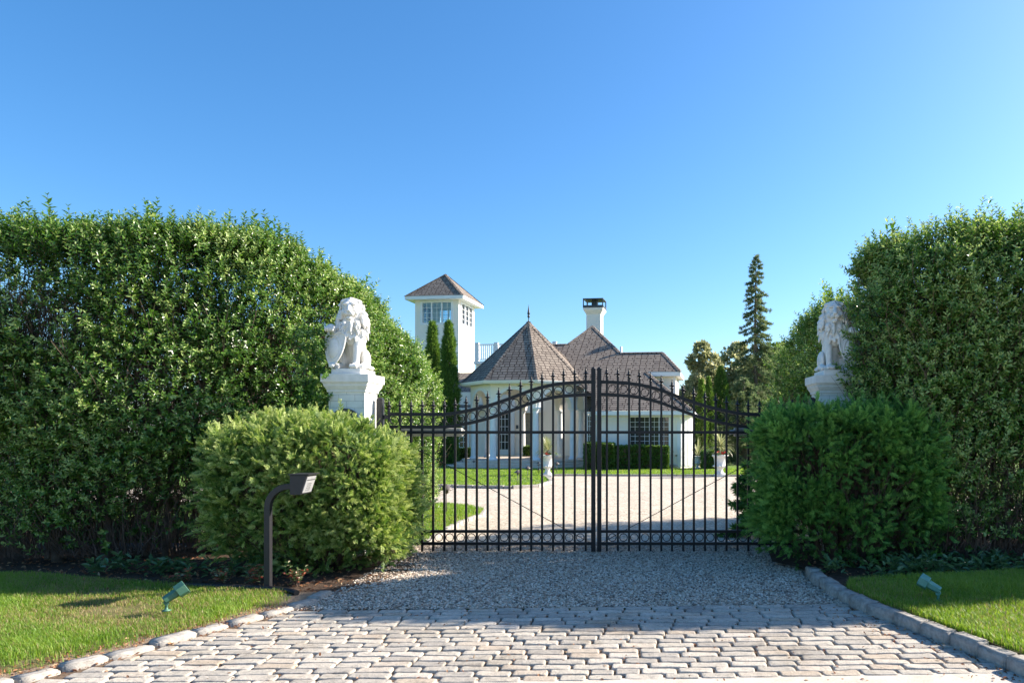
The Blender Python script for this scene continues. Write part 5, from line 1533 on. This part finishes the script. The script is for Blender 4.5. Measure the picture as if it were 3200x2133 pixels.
# -- low link between pavilion and wing
k0 = hp(1832, 1284, 1.6); k1 = hp(1905, 1287, -.3)
l_a0, l_z = hp(1828, 1284, 1.9); l_a1 = wa0
hpart(MB().b2((l_a0 + .1, 2.4, -.3), (wa0 - .002, 2.6, l_z)), 'link_wall', 'stucco')
a0, z0 = hp(1838, 1378, 2.38); a1, z1 = hp(1848, 1300, 2.38)
window('window', a0, a1, z0, z1, 2.38, 2, 5, house, fr=.08)
lk = [Vector((l_a0, 1.95, l_z - .02)), Vector((wa0 + .6, 1.95, l_z - .02)), Vector((wa0 + .6, 4.3, l_z + 1.6)), Vector((l_a0 - .5, 4.3, l_z + 1.6))]
link('link_roof', roof_mesh([lk], 'link_roof'), M['shingle'], house)
hpart(MB().b2((l_a0, 1.87, l_z - .14), (wa0 - .46, 2.0, l_z - .03)), 'gutter', 'white')
ds = MB(); ds.tube([(wa0 + .12, b0 + .02, zc - .19), (wa0 + .12, -.06, zc - .45), (wa0 + .12, -.06, .1)], .04, 8); hpart(ds, 'downspout', 'white')

# ------------------------------------------------------------------ clipped box hedges by the house
def box_hedge(c0, c1, h, label, n=2600, mat='boxwood', s=(.5, .9)):
    x0, y0 = c0; x1, y1 = c1; cx, cy = (x0 + x1)/2, (y0 + y1)/2
    lx, ly = abs(x1 - x0), abs(y1 - y0)
    A = np.array([lx*h, lx*ly, ly*h, ly*h, lx*h]); A = A/A.sum()
    k = rng.choice(5, n, p=A); u = rng.uniform(-.5, .5, n); v = rng.uniform(0, 1, n); w = rng.uniform(-.5, .5, n)
    P = np.zeros((n, 3)); N = np.zeros((n, 3))
    for f, (pf, nf) in enumerate(((lambda i: np.stack([u[i]*lx, np.full(len(i), -ly/2), v[i]*h], -1), (0, -1, 0)), (lambda i: np.stack([u[i]*lx, w[i]*ly, np.full(len(i), h)], -1), (0, 0, 1)),
                                  (lambda i: np.stack([np.full(len(i), -lx/2), w[i]*ly, v[i]*h], -1), (-1, 0, 0)), (lambda i: np.stack([np.full(len(i), lx/2), w[i]*ly, v[i]*h], -1), (1, 0, 0)), (lambda i: np.stack([u[i]*lx, np.full(len(i), ly/2), v[i]*h], -1), (0, 1, 0)))):
        i = np.where(k == f)[0]; P[i] = pf(i); N[i] = nf
    P = P + N * (.03*lump(P + np.array((cx, cy, 0)), 4, 0) - rng.exponential(.035, n))[:, None]
    d = norm(N + np.array((0, 0, .3)) + rng.normal(0, .5, (n, 3)))
    V, Q, r = scatter(BOXT, P, frames(d), rng.uniform(*s, n))
    rt = empty('box_hedge', (cx, cy, gz(cy) + .02)); tag(rt, label, 'hedge', 'clipped box hedges by the house')
    link('foliage', np_mesh('box_foliage', V, Q, r), M[mat], rt)
    MB().b2((-lx/2 + .09, -ly/2 + .09, 0), (lx/2 - .09, ly/2 - .09, h - .09)).build('dark_core', M['bark_red'], rt)  # solid dark core added inside the leaves, standing in for shaded depth
BOXT = [tuft(9, .13, .055, 75) for _ in range(5)]
def bh(px0, px1, pyt, d, dp, label, n=2600):
    x0, x1 = (px0 - PX)/F*d, (px1 - PX)/F*d; h = CH + (PY - pyt)/F*d - gz(d) - .02
    box_hedge((x0, d), (x1, d + dp), h, label, n)
bh(1826, 1917, 1386, 30.4, 1.3, 'taller clipped box hedge at the right end of the pavilion steps', 3000)
bh(1920, 2088, 1395, 30.6, .9, 'long clipped box hedge under the big wing window', 3600)
bh(1636, 1664, 1396, 38.0, .5, 'short clipped box hedge seen between the pavilion columns', 700)
bh(1398, 1462, 1402, 36.4, .9, 'dark clipped box hedge left of the pavilion steps', 1600)
bh(2197, 2240, 1410, 30.8, .7, 'small clipped box hedge behind the wooden stake at the right', 900)

# ------------------------------------------------------------------ urns and sword-leaved plants
def urn(base, rim_r, h, label):
    root = empty('garden_urn', base); tag(root, label, 'urn', 'white urns by the drive')
    s = h
    b = MB(); b.b2((-rim_r*.72, -rim_r*.72, -.03), (rim_r*.72, rim_r*.72, s*.10)); b.build('base', M['urn'], root, bevel=.008)
    f = MB(); f.lathe([(rim_r*.66, s*.10), (rim_r*.64, s*.15), (rim_r*.42, s*.20), (rim_r*.34, s*.30), (rim_r*.40, s*.36), (rim_r*.52, s*.40)], 24); f.build('stem', M['urn'], root)
    w_ = MB(); pr = [(rim_r*.52, s*.40), (rim_r*.72, s*.43), (rim_r*.82, s*.47), (rim_r*.80, s*.51), (rim_r*.70, s*.54), (rim_r*.72, s*.72), (rim_r*.80, s*.90), (rim_r, s*.94), (rim_r*1.02, s*.97), (rim_r*.98, s), (rim_r*.86, s), (rim_r*.8, s*.93), (.01, s*.92)]
    w_.lathe(pr, 24)
    for k in range(14):
        a = 2*PI*k/14; w_.ell((rim_r*.78*math.cos(a), rim_r*.78*math.sin(a), s*.485), (rim_r*.12, rim_r*.12, s*.035), seg=8, ring=5)
    w_.build('bowl', M['urn'], root)
    return root
def sword_plant(base, rad, n, label, lean=(.1, 1.45), trunk=0.0, wd=.03):
    root = empty('sword_plant', base); tag(root, label, 'plant', 'spiky plants in the urns')
    a = rng.uniform(0, 2*PI, n); el = rng.uniform(*lean, n); L_ = rad*rng.uniform(.75, 1.1, n)
    dh = np.stack([np.cos(a), np.sin(a), np.zeros(n)], -1); sd = np.stack([-np.sin(a), np.cos(a), np.zeros(n)], -1)
    rows = []
    ns = 5
    for i in range(ns + 1):
        t = i/ns; e_ = el + .35*t*t*np.sin(el)
        p = dh * (np.sin(e_)*L_*t)[:, None] + np.array((0, 0, 1.0)) * (np.cos(e_)*L_*t)[:, None] + np.array((0, 0, trunk))
        ww = wd * (1 - t)**.6 * (.55 + .9*min(t*3, 1)*.5)
        rows += [p - sd*ww/2, p + sd*ww/2]
    V = np.stack(rows, 1); q = np.array([(2*i, 2*i+1, 2*i+3, 2*i+2) for i in range(ns)])
    Q = (q[None] + (np.arange(n)*V.shape[1])[:, None, None]).reshape(-1, 4)
    link('leaves', np_mesh('sword_leaves', V.reshape(-1, 3), Q, np.repeat(rng.random(n), V.shape[1])), M['dracaena'], root)
    if trunk: MB().tube([(0, 0, -.1), (0, 0, trunk)], .03, 8).build('stem', M['wood'], root)
    return root
def flowers(base, r, n, label, h=.15, name='flower_plant', group='red flowering plants', mixr=.45):
    root = empty(name, base); tag(root, label, 'flowers', group)
    P = np.stack([rng.normal(0, r*.5, n), rng.normal(0, r*.5, n), rng.uniform(.02, h, n)], -1)
    V, Q, rr = scatter(BOXT, P, frames(norm(rng.normal(0, .6, (n, 3)) + np.array((0, 0, 1)))), rng.uniform(.4, .8, n))
    link('leaves', np_mesh('flower_leaves', V, Q, rr), M['cover'], root)
    m = int(n*mixr); P = np.stack([rng.normal(0, r*.5, m), rng.normal(0, r*.5, m), rng.uniform(h*.6, h*1.25, m)], -1)
    V, Q, rr = scatter(PET, P, frames(norm(rng.normal(0, .5, (m, 3)) + np.array((0, -.3, 1)))), rng.uniform(.7, 1.2, m), jitter=.35)
    link('blossoms', np_mesh('blossoms', V, Q, rr), M['flower'], root)
PET = [tuft(7, .07, .05, 85, .1, .8) for _ in range(3)]
p = G(1711, 1489); urn((p.x, p.y, p.z), .245, .80, 'white urn at the tip of the lawn in front of the pavilion')
sword_plant((p.x, p.y, p.z + .78), .62, 210, 'spiky green plant in the urn before the pavilion', (.05, 1.75), .18)
flowers((p.x, p.y - .05, p.z + .76), .2, 16, 'small red flowers in the urn before the pavilion', .10)
p = G(2250, 1488); urn((p.x, p.y, p.z), .30, .80, 'large white urn at the right edge of the gravel court')
sword_plant((p.x, p.y, p.z + .78), .66, 170, 'spiky pale plant on a short stem in the large right urn', (.15, 1.9), .34, .034)
flowers((p.x, p.y, p.z + .76), .25, 22, 'red flowers under the spiky plant in the large right urn', .12)
p = G(2180, 1467); urn((p.x, p.y, p.z), .21, .62, 'smaller white urn beside the wing corner, right of the panelled doors')
sword_plant((p.x, p.y, p.z + .60), .85, 50, 'tall upright spiky plant in the smaller urn beside the panelled doors', (.05, 1.1), .05, .04)
p = G(2103, 1465); urn((p.x, p.y, p.z), .17, .52, 'small white urn at the end of the long box hedge')
sword_plant((p.x, p.y, p.z + .50), .75, 40, 'thin spiky plant in the small urn at the end of the long box hedge', (.1, 1.2), .05, .035)
flowers((p.x + .1, p.y - .08, p.z + .50), .22, 26, 'red flowers spilling from the small urn at the end of the long box hedge', .14)
for i, (x, y, r, n, lab) in enumerate(((1890, 1450, .35, 40, 'pink and red bedding flowers beside the right end of the steps'), (1930, 1449, .45, 60, 'orange red bedding flowers in front of the join of the two box hedges'), (2020, 1455, .4, 40, 'low red bedding flowers before the middle of the long box hedge'),
                                      (2075, 1459, .4, 40, 'white flecked bedding plant at the right end of the long box hedge'), (2200, 1466, .35, 36, 'dark red bedding flowers between the smaller urn and the wooden stake'), (2222, 1468, .3, 40, 'scarlet bedding flowers at the foot of the wooden stake'), (1372, 1456, .4, 34, 'dark red bedding flowers at the left end of the pavilion steps'))):
    p = G(x, y); flowers((p.x, p.y, p.z + .05), r, n, lab, .2)
p = G(2214, 1468); o = MB().tube([(0, 0, -.05), (0, 0, .75)], .04, 8).build('wooden_stake', M['wood'], None, (p.x, p.y, p.z)); tag(o, 'weathered wooden stake standing left of the large right urn', 'stake')
for x, y, s, lab in ((2040, 1459, .22, 'pale rock in the bed before the long box hedge'), (2094, 1463, .18, 'small pale rock beside the small urn'), (1855, 1450, .16, 'pale rock at the right end of the steps'), (2110, 1466, .25, 'dark broken rock right of the small urn')):
    p = G(x, y); m = MB(); m.ell((0, 0, s*.3), (s, s*.7, s*.6)); o = m.build('rock', M['rock'], None, (p.x, p.y, p.z + .04))
    for v in o.data.vertices:
        q = np.array(v.co)[None] * 9 + x; v.co += Vector((float(lump(q, 1, 0)[0]), float(lump(q, 1, 1)[0]), float(lump(q, 1, 2)[0]))) * s * .18
    tag(o, lab, 'rock', 'rocks in the house beds')

# ------------------------------------------------------------------ path lamps
def path_lamp(base, h, label, first=None):
    if first is not None:
        root = copy_tree(first); root.location = base; root['label'] = label; root.scale = (h/.5,)*3; return root
    root = empty('path_lamp', base); tag(root, label, 'path lamp', 'mushroom path lamps on the lawns')
    MB().tube([(0, 0, -.06), (0, 0, .36)], .0085, 8).build('stem', M['lamp_metal'], root)
    m = MB(); m.lathe([(.012, .335), (.034, .35), (.040, .385), (.046, .41)], 16); m.build('socket', M['lamp_metal'], root)
    m = MB(); m.lathe([(.118, .405), (.122, .402), (.124, .408), (.085, .445), (.03, .485), (.012, .497), (.004, .506)], 22); m.build('shade', M['lamp_metal'], root)
    root.scale = (h/.5,)*3
    return root
p = G(1395, 1602, .045); L1 = path_lamp(p, .52, 'bronze mushroom path lamp on the small lawn just behind the gate')
p = G(1618, 1517, .05); path_lamp(p, .46, 'bronze mushroom path lamp nearest the gravel edge of the house lawn', L1)
p = G(1649, 1497, .05); path_lamp(p, .44, 'bronze mushroom path lamp in the middle of the house lawn, left of the twin lantern', L1)
p = G(1740, 1478, .05); path_lamp(p, .45, 'bronze mushroom path lamp just right of the urn with the spiky plant', L1)
p = G(1481, 1462, .05); path_lamp(p, .36, 'pale mushroom path lamp at the left front of the pavilion steps', L1)
p = G(1683, 1482, .05)
root = empty('garden_lantern', p); tag(root, 'small black two tier garden lantern left of the urn', 'lantern')
MB().tube([(0, 0, -.05), (0, 0, .46)], .008, 8).build('stem', M['black'], root)
m = MB()
for z in (.10, .34):
    m.lathe([(.03, z), (.045, z + .01), (.045, z + .02)], 6, smooth=False); m.lathe([(.07, z + .09), (.065, z + .10), (.015, z + .135)], 6, smooth=False)
    for k in range(4): m.tube([(.036*math.cos(k*PI/2), .036*math.sin(k*PI/2), z + .02), (.036*math.cos(k*PI/2), .036*math.sin(k*PI/2), z + .09)], .005, 5)
m.build('lantern_head', M['black'], root)

# ------------------------------------------------------------------ trees
def column_tree(px, top, d, wpx, n, label, cat='tree', base=None, lean=0.0, mat='column', group='columnar arborvitae by the house'):
    X, zt = (px - PX)/F*d, CH + (PY - top)/F*d; r = wpx/2/F*d; zb = gz(d); H = zt - zb
    root = empty('arborvitae', (X, d, zb)); tag(root, label, cat, group)
    t = rng.random(n)**.85; a = rng.uniform(0, 2*PI, n)
    prof = np.interp(t, [0, .08, .3, .6, .82, .94, 1], [.75, .95, 1, .86, .55, .28, .02])
    P = np.stack([np.cos(a)*prof*r, np.sin(a)*prof*r, t*H], -1); N = np.stack([np.cos(a), np.sin(a), np.full(n, .35)], -1)
    W = P + np.array((X*1.3, d, 0))
    P[:, :2] *= (1 + .16*lump(W, 2.2, 0) + .10*lump(W, 5, 1) - rng.exponential(.10, n))[:, None]
    D = norm(N*.6 + np.array((0, 0, 1.0)) + rng.normal(0, .28, (n, 3)))
    V, Q, rr = scatter(COLT, P, frames(D), rng.uniform(.6, 1.15, n)*max(.8, min(1.5, H/6)), tint=.15*lump(W, 1.5, 2))
    link('crown', np_mesh('column_crown', V, Q, rr), M[mat], root)
    MB().tube([(0, 0, -.1), (0, 0, H*.5), (0, 0, H*.93)], [.10, .06, .02], 8).build('trunk', M['bark_red'], root)
COLT = [tuft(8, .24, .035, 40) for _ in range(5)]
column_tree(1352, 1014, 35.0, 50, 2600, 'left twin of the two slim arborvitae in front of the tower')
column_tree(1402, 1012, 34.6, 54, 3200, 'right twin of the two slim arborvitae in front of the tower, nearer the pavilion')
column_tree(1714, 1238, 42, 44, 900, 'arborvitae seen through the pavilion columns above the spiky plant')
column_tree(2192, 1190, 37, 36, 1500, 'slim arborvitae right of the house corner, first of the row')
column_tree(2214, 1182, 38, 34, 1500, 'slim arborvitae in the row right of the house, second from the wall')
column_tree(2252, 1150, 39, 66, 2600, 'broad arborvitae left of the tall spruce')

def conifer(px, top, d, base_r, nb, label, mat='spruce', name='spruce_tree', bare=.10, droop=.35, dens=1.0, trunk=.16, ts=1.0, group=None):
    X, zt = (px - PX)/F*d, CH + (PY - top)/F*d; zb = gz(d); H = zt - zb
    root = empty(name, (X, d, zb)); tag(root, label, 'tree', group)
    tr = MB(); tr.tube([(0, 0, -.1), (.03, 0, H*.3), (-.03, .02, H*.65), (0, 0, H*.99)], [trunk, trunk*.8, trunk*.45, .012], 9)
    P = []; D = []
    for i in range(nb):
        t = bare + (1 - bare)*(i + random.random())/nb; a = random.uniform(0, 2*PI)
        ln = base_r * ((1 - t)**.75) * random.uniform(.55, 1.15) + .12
        z = t*H; dv = Vector((math.cos(a), math.sin(a), 0))
        pts = []
        for s in np.linspace(0, 1, 6):
            pts.append(Vector((0, 0, z)) + dv*ln*s + Vector((0, 0, -droop*ln*(s*1.3 - s*s*.55) + .25*ln*s*(t > .85))))
        tr.tube(pts, [.028*(1-t) + .012, .02*(1-t) + .01, .012, .01, .008, .004], 5)
        m = int(max(5, ln*26*dens))
        for k in range(m):
            s = random.uniform(.12, 1)**.75; j = min(4, int(s*5)); p = pts[j].lerp(pts[j+1], s*5 - j)
            w_ = .22*ln*(1 - s*.6)
            p = p + Vector((-dv.y, dv.x, 0))*random.uniform(-w_, w_) + Vector((0, 0, -abs(random.gauss(0, .10))*ln*.5))
            P.append(p); D.append((dv.x*.7 + random.gauss(0, .4), dv.y*.7 + random.gauss(0, .4), random.gauss(-.25, .35)))
    P, D = np.array(P), np.array(D); n = len(P)
    V, Q, r = scatter(TUFT, P, frames(norm(D)), rng.uniform(.7, 1.3, n)*ts, tint=.12*lump(P, 1.2, 1))
    link('crown', np_mesh('conifer_crown', V, Q, r), M[mat], root)
    tr.build('trunk', M['bark'], root)
conifer(2362, 794, 40, 1.85, 250, 'tall narrow spruce standing above everything right of the house', bare=.08, droop=.6, dens=1.7, ts=.75)
conifer(2325, 1180, 36, 2.0, 110, 'dark spreading spruce low in front of the tall spruce', 'spruce', 'spruce_tree', .05, .3, 1.6)

def broad_tree(px, top, d, r, n, label, mat='tree', squash=1.0, group='broad trees beyond the garden'):
    X, zt = (px - PX)/F*d, CH + (PY - top)/F*d; zb = gz(d); H = zt - zb
    root = empty('broadleaf_tree', (X, d, zb)); tag(root, label, 'tree', group)
    tr = MB(); tr.tube([(0, 0, -.1), (.06, 0, H*.3), (0, .05, H*.6)], [.22, .17, .09], 9)
    cs = []
    for k in range(16):
        a = random.uniform(0, 2*PI); rr = r*math.sqrt(random.random())*.75; z = H*random.uniform(.32, .86)
        rr *= math.sqrt(max(.1, 1 - ((z/H - .5)/.5)**2)); c = Vector((rr*math.cos(a), rr*math.sin(a), z)); cs.append((c, r*random.uniform(.28, .46)))
        tr.tube([(0, 0, H*.25 + z*.25), c*.55 + Vector((0, 0, z*.2)), c], [.08, .05, .015], 6)
    cs.append((Vector((0, 0, H - r*.3)), r*.3))
    P = []; D = []
    for i in range(n):
        c, q = random.choice(cs); v = Vector((random.gauss(0, 1), random.gauss(0, 1), random.gauss(0, 1))).normalized()
        P.append(c + v*q*random.uniform(.5, 1.05)); D.append(v + Vector((0, 0, .3)))
    P, D = np.array(P), np.array(D)
    V, Q, rn = scatter(BRT, P, frames(norm(D + rng.normal(0, .4, D.shape))), rng.uniform(.8, 1.4, n), tint=.15*lump(P, 1.1, 0))
    link('crown', np_mesh('tree_crown', V, Q, rn), M[mat], root); tr.build('trunk', M['bark'], root)
BRT = [tuft(8, .30, .12, 80) for _ in range(4)]
broad_tree(2440, 1075, 44, 2.6, 2200, 'green broadleaf tree right of the spruce, mostly behind the hedge')
broad_tree(2275, 1255, 52, 3.0, 2200, 'bushy dark tree filling the gap behind the row of arborvitae')
broad_tree(2350, 1280, 46, 2.4, 1600, 'bushy dark tree low at the far right behind the large urn')
broad_tree(2560, 1150, 48, 3.0, 1600, 'broad tree behind the right lion, hidden by the hedge')
broad_tree(2700, 1200, 60, 3.5, 1400, 'broad tree far right beyond the shaded hedge')
broad_tree(1330, 1290, 47, 2.6, 1500, 'broad tree at the left behind the wing roof')
broad_tree(2193, 1070, 47, 1.65, 1900, 'feathery golden olive tree just right of the house roof', 'olive', group='thin olive trees beyond the house')
broad_tree(2306, 1066, 50, 1.9, 1900, 'feathery grey olive tree half behind the tall spruce', 'olive', group='thin olive trees beyond the house')
# young conifer just inside the gate by the right bush
conifer(2350, 1450, 10.2, .40, 34, 'young conifer with drooping sprays just behind the right gate leaf', 'thuja_shaded', 'conifer_sapling', .08, .15, 2.2, .03, .55)
